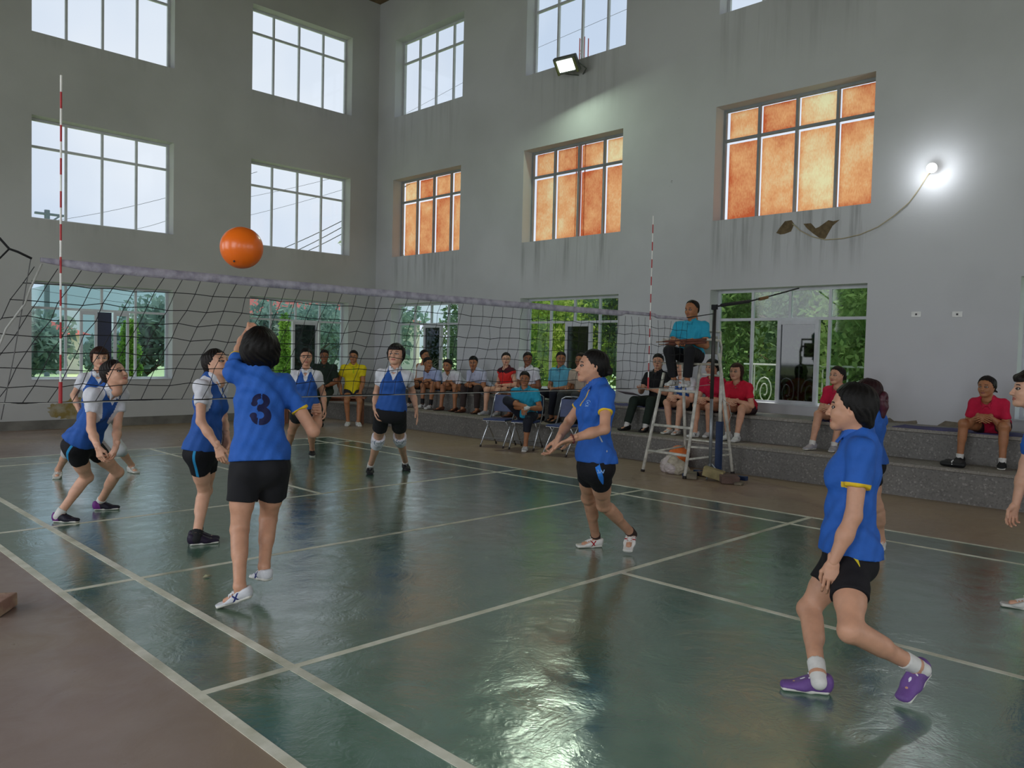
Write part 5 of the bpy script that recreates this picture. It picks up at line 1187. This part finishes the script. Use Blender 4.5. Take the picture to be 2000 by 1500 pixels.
c3 = copy_tree(fc); c3['label'] = 'navy folding chair mostly hidden behind the woman with clasped hands'; c3.location = (7.80, 2.72, 0); c3.rotation_euler[2] = math.radians(190) - H90
MWO = mat('red_brown_wood', '#7C4A2E', .6, noise=(8, .15))
bn = empty('wooden_bench', (7.35, 8.85, 0)); tag(bn, 'red brown wooden bench where the green uniformed man sits', 'bench')
e0, e1 = A_([6.72, 9.30, 0.]), A_([7.86, 8.28, 0.]); bd = nrm(e1 - e0); bnr = np.cross(bd, UP)
def oriented(b, c, d, s_, half): M_ = np.stack([d, s_, UP], 1); return obx(b, A_(c), half[0], half[1], half[2], M_)
oriented(MB(), (e0 + e1) / 2 + UP * .562, bd, bnr, (np.linalg.norm(e1 - e0) / 2 + .08, .16, .018)).obj('seat', MWO, bn, bevel=.004)
for e in (e0, e1):
    for s_ in (-1, 1): oriented(MB(), e + bnr * .12 * s_ + UP * .272, bd, bnr, (.028, .028, .272)).obj('leg', MWO, bn, bevel=.003)
oriented(MB(), (e0 + e1) / 2 + UP * .50 + bnr * -.12, bd, bnr, (np.linalg.norm(e1 - e0) / 2, .012, .03)).obj('apron', MWO, bn)
p = lerp(e0, e1, .12) + UP * .581; bt = MB().tube([p, p + UP * .13, p + UP * .16, p + UP * .2], [.032, .034, .015, .012], 12).obj('water_bottle', mat('teal_plastic', '#7FD0D8', .2), smooth=True); tag(bt, 'pale teal drinking bottle on the wooden bench', 'bottle')
MB().tube([p + UP * .2, p + UP * .225], .014, 10).obj('cap', mat('socket_plastic', '#E4E4E2'), bt)
p = lerp(e0, e1, .27) + UP * .581 + bnr * .0; tag(MB().tube([p, p + UP * .09], [.03, .038], 12).obj('cup', mat('socket_plastic', '#E4E4E2')), 'white paper cup on the wooden bench beside the man in green', 'cup')
# ------------------------------------------------------------------ people: materials
def hairmat(name, c):
    m = mat(name, c, .55, noise=(60, .25), bump=(160, .2), spec=.22); return m
HAIR = {'black': hairmat('black_hair', '#14110F'), 'brown': hairmat('brown_hair', '#3A211A'), 'dark': hairmat('dark_hair', '#1E1614'), 'auburn': hairmat('auburn_hair', '#2C1518')}
BLUE, BLU2, WHT = '#2B60B6', '#2C5AA8', '#DCDDE4'
def glyph3(lx, lz, lf):
    """the number 3 on the back, seen from behind (+x of the picture is the wearer's right)"""
    x = lx + .012; y = (lz + .215) / .88
    def arc(cx, cy, rx, ry, a0, a1, w0, w1):
        dx, dy = (x - cx), (y - cy); a = np.degrees(np.arctan2(dy / ry, dx / rx)); k = np.hypot(dx / rx, dy / ry); d = np.abs(k - 1) * min(rx, ry)
        t = np.abs(((a - (a0 + a1) / 2 + 180) % 360) - 180) / ((a1 - a0) / 2)
        return np.where(t < 1, d - (w0 + (w1 - w0) * np.clip(t, 0, 1) ** 2), 1)
    g = np.minimum(arc(.0, .050, .036, .036, -118, 200, .021, .011), arc(.002, -.048, .042, .044, -200, 118, .023, .012))
    g = np.minimum(g, np.hypot(x + .036, y - .036) - .019); g = np.minimum(g, np.hypot(x + .040, y + .046) - .021)
    g = np.minimum(g, np.maximum(np.abs(x - .006) - .018, np.abs(y - .001) - .010))
    gap = np.minimum(np.abs(x - .002 - .1 * (y - .05)) - .0035, 1)
    g = np.where(np.abs(y) > .028, np.maximum(g, -gap), g)
    return np.where(lf < 0, g, 1)
S_POLO = masked('royal_blue_polo', BLUE, [('m1', '#E6BE2E'), ('m2', '#E6BE2E'), ('m3', '#1A1D45')])
S_VN = masked('blue_vneck_with_white_yoke', BLU2, [('m1', WHT), ('m2', WHT)])
C_BLUE = mat('blue_collar_knit', BLUE, .8, noise=(18, .06)); C_WHT = mat('white_collar_knit', WHT, .8, noise=(18, .04))
B_BLK = masked('black_shorts', '#15151A', [('m1', '#2C8FC4')], rough=.8); B_BLKY = masked('black_shorts_yellow_flash', '#19171B', [('m1', '#D8C22C')], rough=.8); B_BLKB = masked('black_shorts_blue_flash', '#141318', [('m1', '#2F7FE0')], rough=.8)
B_WHT = mat('white_capri', '#C9CACD', .8, noise=(9, .05)); B_NVY = mat('dark_navy_cloth', '#1A1E2C', .85, noise=(9, .1)); B_GRN = mat('dark_green_uniform_cloth', '#1D2A22', .9, noise=(9, .12)); B_BRN = mat('dark_brown_cloth', '#3A2E2C', .9, noise=(9, .1)); B_GRY = mat('charcoal_cloth', '#3A3D40', .9, noise=(9, .1)); B_BLA = mat('black_cloth', '#131318', .9, noise=(9, .1)); B_MAR = mat('dark_maroon_cloth', '#33151D', .9, noise=(9, .1))
def shoes(name, up, sole='#D8D5CC', lace='#C9C9C9', kind='sneaker', st=None, st2=None):
    m = masked(name, up, ([('m1', st), ('m3', st)] if st else []) + ([('m2', st2)] if st2 else []), rough=.6, bump=(90, .2))
    return dict(up=m, sole=mat(name + '_sole', sole, .6), lace=mat(name + '_lace', lace, .8) if lace else None, kind=kind)
SH_PUR = shoes('purple_shoe', '#6E4E8E', lace='#E6E2EC'); SH_PBK = shoes('black_shoe_purple_heel', '#1B1826', st2='#6A2A78', lace='#2A2236'); SH_DPU = shoes('dark_plum_shoe', '#231A2E', lace='#1C1628'); SH_WNV = shoes('white_canvas_shoe_navy_stripes', '#D9D9DE', lace='#E2E2E4', kind='canvas', st='#2C3474'); SH_WRD = shoes('white_canvas_shoe_red_stripes', '#E2DEDA', lace='#E6E4E2', kind='canvas', st='#B02330')
SH_BLK = shoes('black_running_shoe', '#1A1B1E', sole='#24252A', lace='#7A7C80'); SH_BKW = shoes('black_shoe_white_sole', '#17181B', lace='#2A2A2A'); SH_WHT = shoes('white_shoe', '#D2D1CC', lace='#DAD8D4', kind='canvas'); SH_SPW = shoes('white_sport_shoe_black_marks', '#CFCFCF', st='#26282C'); SH_GRY = shoes('grey_pink_shoe', '#9C9AA2', lace='#C9B9C2'); SH_BRN = shoes('brown_leather_shoe', '#5A3628', sole='#3A2620', lace=None, kind='canvas'); SH_LEA = shoes('black_leather_shoe', '#141416', sole='#101012', lace=None, kind='canvas')
K_WHT = dict(mat=mat('white_sock', '#D9D6D2', .9), len=.075); K_SH = dict(mat=mat('white_sock', '#D9D6D2'), len=.035); K_BLK = dict(mat=mat('black_sock', '#1A1A1D', .9), len=.03); K_BRN = dict(mat=mat('dark_brown_sock', '#38241F', .9), len=.030); K_LBK = dict(mat=mat('black_sock', '#1A1A1D'), len=.11)
VN = dict(kind='vneck', mat=S_VN, collar=C_WHT, v=.24, sleeve=.52, neck=.056)
PL = dict(kind='polo', mat=S_POLO, collar=C_BLUE, sleeve=.56, v=.13, neck=.052)
SB = dict(mat=B_BLK, end=.43, stripe=.010, sx=.005)
def F2(h, t, s=1.): return foot(h, t, s)
# ---- the woman with the number 3, jumping, seen from behind
fL = F2((489, 1168, .06), (427, 1188, .0)); fR = F2((530, 1137, .12), (490, 1127, .08))
J = pose((508, 906), (507, 735), (509, 684), 188, 180, (172, 22), (612, 843, -1), (622, 806, -1), (627, 786, 1), (470, 683, -1), (484, 648, -1), (488, 626, 1), (524, 1014), (468, 1034), fR, fL, s=1.0, t0=4.98, dN=-.06, dH=-.03, shL=(.075, .03))
w1 = person('woman in a blue shirt with a large number 3 jumping to hit the ball', J, dict(kind='polo', mat=S_POLO, collar=C_BLUE, sleeve=.56, glyph=glyph3, hem=.03, neck=.05, trimw=.014), dict(mat=B_BLA, end=.54, flare=.006), 'thick', 'black', 'mid', ('fist', 'fist'), SH_WNV, None, g=1.03)
# ---- the woman walking in front at the right
fF = F2((1626, 1356, 0), (1515, 1344, 0)); fB = F2((1812, 1310, .12), (1757, 1381, .0))
J = pose((1655, 1085), (1676, 858), (1662, 798), -84, -84, (-92, 4), (1640, 1000, -1), (1652, 1088, -1), (1650, 1138, 0), (1667, 1008, 1), (1627, 1098, 1), (1622, 1152, 0), (1580, 1190), (1662, 1232), fF, fB, s=1.0, t0=3.92, dP=.0, dN=0, dH=0)
w2 = person('woman walking at the right foreground in blue polo, black shorts and purple shoes', J, dict(PL, hem=.02), dict(mat=B_BLKY, end=.54, stripe=.020, taper=.09, sx=-.02, slant=.5), 'nape', 'black', 'mid', ('relax', 'relax'), SH_PUR, K_WHT, g=1.0)
# ---- the woman with clasped hands in the middle
fF = F2((1176, 1068, 0), (1123, 1070, 0)); fB = F2((1236, 1047, .10), (1224, 1085, .0))
J = pose((1160, 905), (1168, 757), (1156, 717), -66, -66, (-78, 8), (1112, 822, -1), (1090, 858, 1), (1076, 888, 0), (1181, 838, 1), (1118, 857, 1), (1082, 872, 0), (1149, 972), (1179, 986), fF, fB, s=1.0, t0=5.62, dN=0, dH=0, pL=(.3, .0, -1.), pR=(.2, -.6, .6))
J3 = J
w3 = person('woman in blue polo holding both hands together before her in mid court', J, dict(PL, hem=.02), dict(mat=B_BLKB, end=.40, stripe=.016, taper=.10, sx=-.02, slant=.5), 'bun', 'black', 'mid', ('relax', 'open'), SH_WRD, K_BRN, g=.93)
# ---- the young woman standing in profile behind the net, black shoe
fA = F2((368, 1066, 0), (431, 1060, 0)); fA2 = foot((372, 1058, 0), (430, 1056, 0))
J = pose((397, 880), (413, 745), (424, 712), 62, 66, (48, 22), (392, 823, 1), (425, 872, 1), (433, 900, 0), (436, 815, -1), (442, 852, 1), (440, 880, 0), (399, 962), (402, 958), fA, fA2, s=1.0, t0=6.22, dN=0, dH=0)
w4 = person('young woman in blue and white jersey standing beside the jumping woman, looking up', J, dict(VN, hem=.01), SB, 'pony', 'dark', 'light', ('relax', 'relax'), SH_DPU, K_BLK, g=.88)
# ---- the crouching woman at the left
fA = F2((111, 1020, 0), (151, 1021, 0)); fB = F2((183, 997, 0), (237, 995, 0))
J = pose((160, 866), (213, 763), (224, 731), 40, 55, (50, 22), (178, 838, 1), (191, 873, 1), (198, 902, 0), (229, 832, 1), (227, 870, 1), (218, 892, 0), (170, 932), (230, 922), fA, fB, s=.98, t0=6.75, dN=.12, dH=.02)
w5 = person('crouching woman in blue and white jersey with black and purple shoes, at the left', J, dict(VN, hem=.05), SB, 'pony', 'dark', 'light', ('relax', 'relax'), SH_PBK, K_SH, g=.91)
# ---- the woman standing behind her
fA = F2((118, 928, 0), (106, 940, 0)); fB = F2((248, 920, 0), (274, 927, 0))
J = pose((182, 826), (191, 733), (195, 700), 8, 8, (12, 3), (144, 772, -1), (156, 805, 1), (163, 818, 0), (228, 770, -1), (226, 806, 1), (220, 820, 0), (134, 880), (235, 878), fA, fB, s=1.0, t0=9.15, dN=0, dH=0)
w6 = person('woman with short brown hair and white knee length trousers behind the crouching woman', J, dict(VN, hem=.01), dict(mat=B_WHT, long=.22), 'crop', 'brown', 'light', ('relax', 'relax'), SH_WHT, None, g=.93)
# ---- facing woman near the far baseline
fA = F2((563, 886, 0), (561, 893, 0)); fB = F2((608, 884, 0), (612, 898, 0))
J = pose((597, 800), (598, 727), (598, 698), -4, -4, (2, 2), (567, 757, -1), (565, 784, 1), (563, 800, 0), (631, 769, -1), (634, 797, 1), (637, 812, 0), (570, 842), (608, 846), fA, fB, s=1.0, t0=10.9, dN=0, dH=0)
w7 = person('woman in blue and white jersey facing the camera, partly behind the jumping woman', J, dict(VN, hem=.01), dict(mat=B_BLA, end=.40), 'pony', 'black', 'mid', ('relax', 'relax'), SH_BKW, None, g=1.04)
# ---- woman with knee pads
fA = F2((724, 915, 0), (721, 938, 0)); fB = F2((783, 910, 0), (805, 927, 0))
J = pose((763, 803), (771, 725), (773, 694), -6, -4, (-16, 14), (735, 769, -1), (732, 798, 1), (735, 821, 0), (805, 764, -1), (813, 799, 1), (817, 824, 0), (738, 861), (781, 858), fA, fB, s=1.02, t0=8.95, dN=0, dH=0)
w8 = person('woman in blue and white jersey wearing printed white knee pads', J, dict(VN, hem=.01), dict(mat=B_BLA, end=.55, flare=.004), 'crop', 'dark', 'light', ('relax', 'open'), SH_BLK, K_WHT, g=.94, pads=masked('white_knit_pad', '#E4E2EA', [('m1', '#6C7C94')]))
# ---- woman with a maroon scrunchie hidden behind the walking woman
fA = F2((1716, 1060, 0), (1704, 1078, 0)); fB = F2((1722, 1070, 0), (1712, 1084, 0))
J = pose((1690, 905), (1697, 808), (1692, 772), -120, -110, (-112, 2), (1676, 850, 1), (1660, 880, 1), (1650, 890, 0), (1702, 860, 1), (1690, 900, 1), (1680, 915, 0), (1708, 985), (1712, 988), fA, fB, s=1.0, t0=6.2, dN=0, dH=0)
w9 = person('woman with a maroon scrunchie mostly hidden behind the walking woman', J, dict(PL, hem=.02), SB, 'long', 'auburn', 'light', ('relax', 'relax'), SH_WHT, None, g=.95)
q = J['H'] + J['Hm'] @ A_([.01, -.115, -.02]); pr = []
for i in range(10): a = i * .63; pr.append(Pr(q + J['Hm'] @ A_([.030 * math.cos(a), -.01, .045 * math.sin(a)]), q + J['Hm'] @ A_([.030 * math.cos(a + .5), -.02, .045 * math.sin(a + .5) - .01]), .020, k=.008))
pr.append(Pr(q + J['Hm'] @ A_([0, -.02, -.06]), q + J['Hm'] @ A_([0, -.015, -.13]), (.032, .020), k=.03))
V, Q = sdf_mesh(pr, .008); qmesh('scrunchie', V, Q, mat('maroon_satin', '#4A1A28', .5, noise=(12, .2)), w9)
# ---- woman cut by the right edge
fA = F2((2012, 1192, 0), (1972, 1186, 0)); fB = F2((2110, 1190, 0), (2075, 1205, 0))
J = pose((2060, 975), (2045, 826), (2013, 762), -66, -66, (-74, 6), (2004, 905, 1), (1984, 985, 1), (1972, 1020, 0), (2085, 905, 1), (2075, 975, 1), (2070, 1010, 0), (2030, 1075), (2085, 1075), fA, fB, s=1.02, t0=5.25, dN=.1, dH=.02)
w10 = person('smiling woman cut off by the right edge of the photo, arm hanging down', J, dict(PL, hem=.02), dict(mat=B_BLA, end=.5), 'crop', 'dark', 'light', ('relax', 'relax'), SH_WHT, None, g=1.)

# ---- spectators
def shirtm(name, c, masks=()): return masked(name, c, masks, rough=.85)
GS = 'spectators on the stand'
def on_seat(u, v=775, x=9.02): p = on_x(u, v, x); return (x, p[1])
def spec(label, u, look, shirt, bottom, hair='man', tone='tan', male=True, s=1., x=9.06, sh=SH_SPW, sk=None, hc='black', hands=('relax', 'relax'), z=.745, yaw=180, v=775, y=None, fz=.385, g=1., group=GS, **kw):
    at_ = on_seat(u, v, x) if y is None else (x, y)
    J = seated(at_, yaw, z, footz=fz, male=male, look=look, s=s, **kw)
    return person(label, J, shirt, bottom, hair, hc, tone, hands, sh, sk, group, g)
def ST(m, collar=None, **k): return dict(dict(kind='plain', mat=m, collar=collar, hem=-.04, low=-.06, v=.12 if collar else 0, neck=.054), **k)
W = dict(mat=B_BLA, end=.62)
white_s = shirtm('white_shirt', '#D4D3DC'); lb = shirtm('light_blue_shirt', '#A9B5DC'); pb = shirtm('pale_striped_shirt', '#B9BED6'); sky = shirtm('sky_blue_polo_cloth', '#5FA9C4'); cy = shirtm('cyan_polo_cloth', '#2E9FC0'); bei = shirtm('beige_shirt_cloth', '#B5A594'); red = shirtm('red_polo_cloth', '#C81E38'); crim = shirtm('crimson_polo_cloth', '#BE1C40'); blk = shirtm('black_shirt_cloth', '#17171A'); yel = shirtm('yellow_shirt_cloth', '#D9C61E')
spec('man in white tank top leaning back, far left of the row on the stand', 824, (35, 6), dict(kind='tank', mat=shirtm('white_tank', '#DADBE0'), sleeve=0, hem=-.04, low=-.06, neck=.075, v=.16), W, tone='tan', arms=('side', 'lap'), lean=-6, feet=(.55, .42), spread=(.14, .12), sk=K_LBK, sh=SH_WHT, v=790, roll=-4)
spec('man in light blue shirt next to the man in the tank top', 864, (28, 0), ST(lb, C_WHT if False else mat('light_blue_collar', '#A9B5DC', .85)), W, tone='tan', arms='clasp', lean=46, feet=(.42, .42), spread=(.12, .14), sk=K_LBK, sh=SH_SPW)
spec('man in white polo shirt bending forward, bare calves and brown sandals', 904, (-25, -4), ST(white_s, C_WHT), W, tone='tan', arms='clasp', lean=50, feet=(.45, .38), spread=(.13, .2), sh=SH_BRN, sk=None)
spec('man in pale striped shirt and dark trousers leaning forward with clasped hands', 948, (-10, -6), ST(pb, mat('pale_striped_collar', '#B9BED6', .85)), dict(mat=B_BRN, long=.95, slim=1), tone='tan', arms='clasp', lean=38, feet=(.42, .38), spread=(.18, .18), sh=SH_BRN)
jer = masked('red_jersey_dark_shoulders', '#D5322F', [('m1', '#4A1520'), ('m2', '#1E0C12')], rough=.8)
spec('woman in red sleeveless jersey with dark shoulders and a ponytail', 992, (4, 2), dict(kind='jersey', mat=jer, sleeve=.18, hem=-.04, low=-.06, v=.2, neck=.054), dict(mat=B_BLA, end=.5), 'pony', 'light', False, arms='lap', lean=8, feet=(.42, .36), spread=(.16, .10), sh=SH_GRY, hc='dark')
spec('man in white polo shirt upright behind the empty folding chair', 1036, (8, 2), ST(white_s, C_WHT), dict(mat=B_WHT, end=.7), tone='dark', arms='lap', lean=10, feet=(.40, .40), sh=SH_BRN)
spec('man in sky blue polo sitting behind the man in cyan', 1098, (4, 2), ST(sky, mat('sky_blue_collar', '#5FA9C4', .85)), dict(mat=B_NVY, long=.92), tone='tan', arms='lap', lean=6, feet=(.42, .42), spread=(.1, .14), sh=SH_LEA, s=1.02)
spec('man in beige shirt half hidden behind the woman with clasped hands', 1142, (-30, 2), ST(bei, mat('beige_collar', '#B5A594', .85)), dict(mat=B_GRY, long=.92), tone='tan', arms='knee', lean=14, feet=(.50, .36), spread=(.18, .1), sh=SH_LEA, s=1.02)
wA = spec('man in black shirt with an open folder on his lap', 1268, (-8, 2), ST(blk, mat('black_collar', '#17171A', .85)), dict(mat=B_GRN, long=.92), 'man', 'mid', True, arms='hold', lean=6, feet=(.52, .48), spread=(.22, .10), sh=SH_LEA, sk=K_LBK if False else K_WHT, s=1.02, y=1.90, x=9.10)
spec('woman in blue and white jersey sitting behind the umpire chair ladder', 1308, (-60, 0), dict(VN, hem=-.04, low=-.06), W, 'side', 'light', False, arms='clasp', lean=26, feet=(.38, .38), spread=(.08, .06), sh=SH_WHT, y=1.33)
spec('woman in red polo with her face hidden behind the umpire chair seat', 1375, (-40, 0), ST(crim, mat('crimson_collar', '#BE1C40', .85)), dict(mat=B_MAR, end=.5), 'side', 'mid', False, arms='clasp', lean=20, feet=(.50, .30), spread=(.05, .05), sh=SH_SPW, y=.84)
spec('smiling woman in bright red polo with bent knees, right of the umpire chair', 1440, (-28, 4), ST(red, mat('red_collar', '#C81E38', .85)), dict(mat=B_MAR, end=.45), 'long', 'mid', False, arms='clasp', lean=34, feet=(.42, .50), spread=(.02, .16), sh=SH_SPW, sk=K_SH, hc='brown', y=.38)
spec('woman in crimson polo, hands on her knee, left of the walking woman', 1632, (-40, 6), ST(crim, mat('crimson_collar', '#BE1C40', .85)), dict(mat=B_MAR, end=.5), 'bun', 'mid', False, arms='clasp', lean=34, feet=(.50, .44), spread=(.20, .06), sh=SH_GRY, sk=K_SH, hc='dark', y=-1.06)
spec('woman in crimson polo leaning forward with clasped hands at the far right', 1930, (-24, 2), ST(crim, mat('crimson_collar', '#BE1C40', .85)), dict(mat=B_MAR, end=.46), 'side', 'tan', False, arms='clasp', lean=46, feet=(.38, .42), spread=(.24, .20), sh=SH_BKW, sk=K_SH, hc='dark', y=-2.80)
spec('spectator beyond the right edge, only a pale leg and blue shoe showing', 2040, (-30, 2), ST(lb, C_WHT), W, 'bun', 'light', False, arms='clasp', lean=20, feet=(.46, .42), spread=(.14, .14), sh=shoes('blue_shoe_white_sole', '#34508C', kind='canvas'), y=-3.52)
# men on the wooden bench
mid = lerp(e0, e1, .60); yw = math.degrees(math.atan2(-bnr[1], -bnr[0])); 
if (A_([math.cos(math.radians(yw)), math.sin(math.radians(yw))]) @ (CAM[:2] - mid[:2])) < 0: yw += 180
mid = lerp(e0, e1, .50)
J = seated((mid[0], mid[1]), yw, .585, lean=4, feet=(.36, .40), spread=(.14, .02), arms='lap', look=(2, 0), male=True, s=1.05, tor=1.15)
person('man in dark green uniform sitting on the wooden bench', J, dict(kind='uniform', mat=masked('green_uniform_shirt', '#1C2A22', [('m1', '#2C3A30')], rough=.85), collar=mat('green_collar', '#1C2A22', .85), sleeve=.72, hem=-.05, low=-.06, neck=.054, v=.1), dict(mat=B_GRN, long=.95), 'man', 'black', 'dark', ('relax', 'relax'), SH_LEA, None, None)
mid = lerp(e0, e1, .86)
J = seated((mid[0] + .10, mid[1] + .10), yw + 10, .585, lean=4, feet=(.32, .40), spread=(.10, .10), arms=('side', 'knee'), look=(-8, 2), male=True, s=1.05, tor=1.15)
person('young man in yellow shirt and navy shorts at the end of the wooden bench', J, dict(kind='polo', mat=masked('yellow_green_shirt', '#D9C61E', [('m2', '#A8B81E')], rough=.85), collar=mat('yellow_collar', '#D9C61E', .85), sleeve=.6, hem=-.05, low=-.06, neck=.05), dict(mat=B_NVY, end=.45), 'man', 'black', 'tan', ('relax', 'relax'), SH_SPW, None, None)
# man in cyan on the folding chair, ankle on knee
J = seated((7.86, 3.60), 205, .465, lean=18, feet=(.42, .40), spread=(.10, .12), arms='shin', look=(-4, 0), male=True, s=.98, crossed='R')
person('man in cyan polo on a folding chair with one ankle on his knee', J, ST(cy, mat('cyan_collar', '#2E9FC0', .85)), dict(mat=B_NVY, long=.42), 'man', 'black', 'tan', ('relax', 'relax'), SH_SPW, None, None)
# umpire
J = seated((7.74, (ya + yb) / 2), 190, zs + .003, lean=2, feet=(.30, .34), spread=(.10, .10), footz=1.16, arms='stick', look=(-36, -6), male=True, s=1.0)
um = person('umpire in cyan polo and black trousers sitting high on the white chair', J, ST(cy, mat('cyan_collar', '#2E9FC0', .85)), dict(mat=B_BLA, long=.90), 'manback', 'black', 'tan', ('curl', 'curl'), SH_SPW, None, None)
wc = J['wrL']; ex = nrm(wc - J['elL']); MB().tube([wc - ex * .035, wc - ex * .012], .031, 14).obj('watch_strap', mat('watch_steel', '#9A9CA0', .3, metal=.6), um, smooth=True)
h1, h2 = J['wrR'] + J['haR'] * .07, J['wrL'] + J['haL'] * .07; m_ = (h1 + h2) / 2
fg = empty('furled_flags', m_); tag(fg, 'pair of brown rolled signal flags held in the umpire hands', 'flag')
d_ = nrm(on_x(1392, 664, m_[0]) - on_x(1275, 670, m_[0])); 
for k, (o_, L_) in enumerate(((.018, .30), (-.018, .26))):
    p0 = m_ + UP * o_ - d_ * L_; MB().tube([p0, p0 + d_ * .06, m_ + UP * o_, m_ + UP * o_ + d_ * .36], [.008, .016, .020, .016], 10).obj('rolled_flag', mat('brown_red_cloth', '#6A3A2C', .8, noise=(14, .2)), fg, smooth=True)
    MB().tube([p0 - d_ * .10, p0], .006).obj('stick', mat('brown_wood', '#7A5A32'), fg)
# open folder on the lap of the man in black
P = on_x(1228, 768, 8.62); b = MB(); M_ = np.stack([nrm((0, 1, .05)), nrm((-1, 0, .25)), nrm(np.cross((0, 1, .05), (-1, 0, .25)))], 1); obx(b, P, .15, .11, .004, M_); fo = b.obj('folder', mat('grey_violet_card', '#8E8592', .7)); tag(fo, 'open grey folder held by the man in black', 'folder')
# bracelet, earring, emblems
wr, el = None, None
def finish(root, J, side, name, m, r=.029, off=.02, n=12):
    wc = J['wr' + side]; ex = nrm(wc - J['el' + side]); c = wc - ex * off; x = nrm(np.cross(ex, UP)); y = np.cross(ex, x); b = MB()
    pr = [Pr(c + (x * math.cos(a) + y * math.sin(a)) * r, c + (x * math.cos(a) + y * math.sin(a)) * r, .007, k=.002) for a in [2 * math.pi * i / n for i in range(n)]]
    V, Q = sdf_mesh(pr, .0035); return qmesh(name, V, Q, m, root)
finish(w3, J3, 'L', 'bead_bracelet', mat('dark_red_beads', '#5A1E1C', .4), off=.0)

# ------------------------------------------------------------------ small emblems sewn or printed on the clothes
from mathutils.bvhtree import BVHTree
def emblem(root, part, px, polys, m, name='emblem', tilt=0):
    ob = [c for c in bpy.data.objects if c.parent == root and c.name.split('.')[0] == part][0]; me = ob.data
    bv = BVHTree.FromPolygons([v.co.copy() for v in me.vertices], [tuple(p.vertices) for p in me.polygons])
    d = Vector(ray(*px)).normalized(); hit, no, _, _ = bv.ray_cast(Vector(CAM), d)
    if hit is None: return
    if no.dot(d) > 0: no = -no
    up = (Vector((0, 0, 1)) - no * no.z).normalized(); rt = up.cross(no); V = []; F = []
    c, s_ = math.cos(math.radians(tilt)), math.sin(math.radians(tilt))
    for P in polys:
        P = [(x * c - y * s_, x * s_ + y * c) for x, y in P]; n0 = len(V)
        for off in (.0025, -.001):
            for x, y in P:
                q = hit + rt * x + up * y; h2, _, _, _ = bv.ray_cast(q + no * .04, -no); q = h2 if h2 is not None else q; V.append(q + no * off)
        n = len(P); F += [tuple(n0 + i for i in range(n)), tuple(n0 + 2 * n - 1 - i for i in range(n))] + [(n0 + i, n0 + n + i, n0 + n + (i + 1) % n, n0 + (i + 1) % n) for i in range(n)]
    MB().add(V, F).obj(name, m, root)
def bar(x0, y0, x1, y1, w): 
    dx, dy = x1 - x0, y1 - y0; L = math.hypot(dx, dy); nx, ny = -dy / L * w, dx / L * w; n = max(1, int(L / .012)); 
    a = [(x0 + dx * i / n + nx, y0 + dy * i / n + ny) for i in range(n + 1)]; b = [(x0 + dx * i / n - nx, y0 + dy * i / n - ny) for i in range(n, -1, -1)]; return a + b
def arcs(cx, cy, r, a0, a1, w, n=8): 
    A = [math.radians(a0 + (a1 - a0) * i / n) for i in range(n + 1)]; return [(cx + (r + w) * math.cos(a), cy + (r + w) * math.sin(a)) for a in A] + [(cx + (r - w) * math.cos(a), cy + (r - w) * math.sin(a)) for a in A[::-1]]
E_PB = mat('pale_blue_print', '#8FB4E6', .7); E_W = mat('white_print', '#E2E4EA', .7); E_Y = mat('yellow_print', '#DCC62E', .7); E_G = mat('silver_print', '#A9B0B8', .6)
BADGE = [arcs(0, 0, .020, 20, 160, .0016), arcs(0, .0, .020, 200, 340, .0012), [(-.009, -.006), (.009, -.006), (0, .011)], bar(-.016, -.024, .016, -.024, .002)]
emblem(w3, 'shirt', (1148, 787), BADGE, E_PB); emblem(w1, 'shirt', (1630, 918), BADGE, E_PB)
YY = [bar(-.020, .012, -.004, -.012, .003), bar(-.004, -.012, .004, .004, .003), bar(.002, .012, .018, -.012, .003), bar(.018, -.012, .026, .012, .003), bar(-.022, -.010, -.012, -.010, .003)]
emblem(w3, 'shorts', (1173, 921), YY, E_PB, 'logo_print')
emblem(w1, 'shorts', (1657, 1137), [bar(-.008, .014, .010, .004, .0035), bar(.010, .004, -.008, -.006, .0035), bar(-.024, -.020, .026, -.020, .0016)], E_Y, 'logo_print')
emblem(w3, 'shirt', (1177, 866), [[(-.030, .052), (-.022, .056), (.036, -.050), (.030, -.058)], [(-.040, .080), (-.032, .082), (-.024, .060), (-.030, .058)]], E_G, 'side_stripe')
emblem(w1, 'shirt', (1681, 1036), [[(-.026, .030), (-.014, .040), (.026, -.034), (.020, -.040)]], E_G, 'side_stripe')
SW = [[(-.015, .004), (-.006, -.006), (.018, .010), (-.004, -.001)]]
for wq, px in ((w5, (236, 803)), (w7, (608, 741)), (w8, (786, 746)), (w6, (203, 745))): emblem(wq, 'shirt', px, SW, E_W, 'tick_print')
emblem(w2, 'shirt', (497, 736), [bar(-.012, 0, .012, 0, .006)], E_G, 'neck_print'); emblem(w2, 'shirt', (556, 866), [bar(-.022 + .011 * i, -.003, -.018 + .011 * i, .006, .003) for i in range(5)], E_PB, 'hem_print')
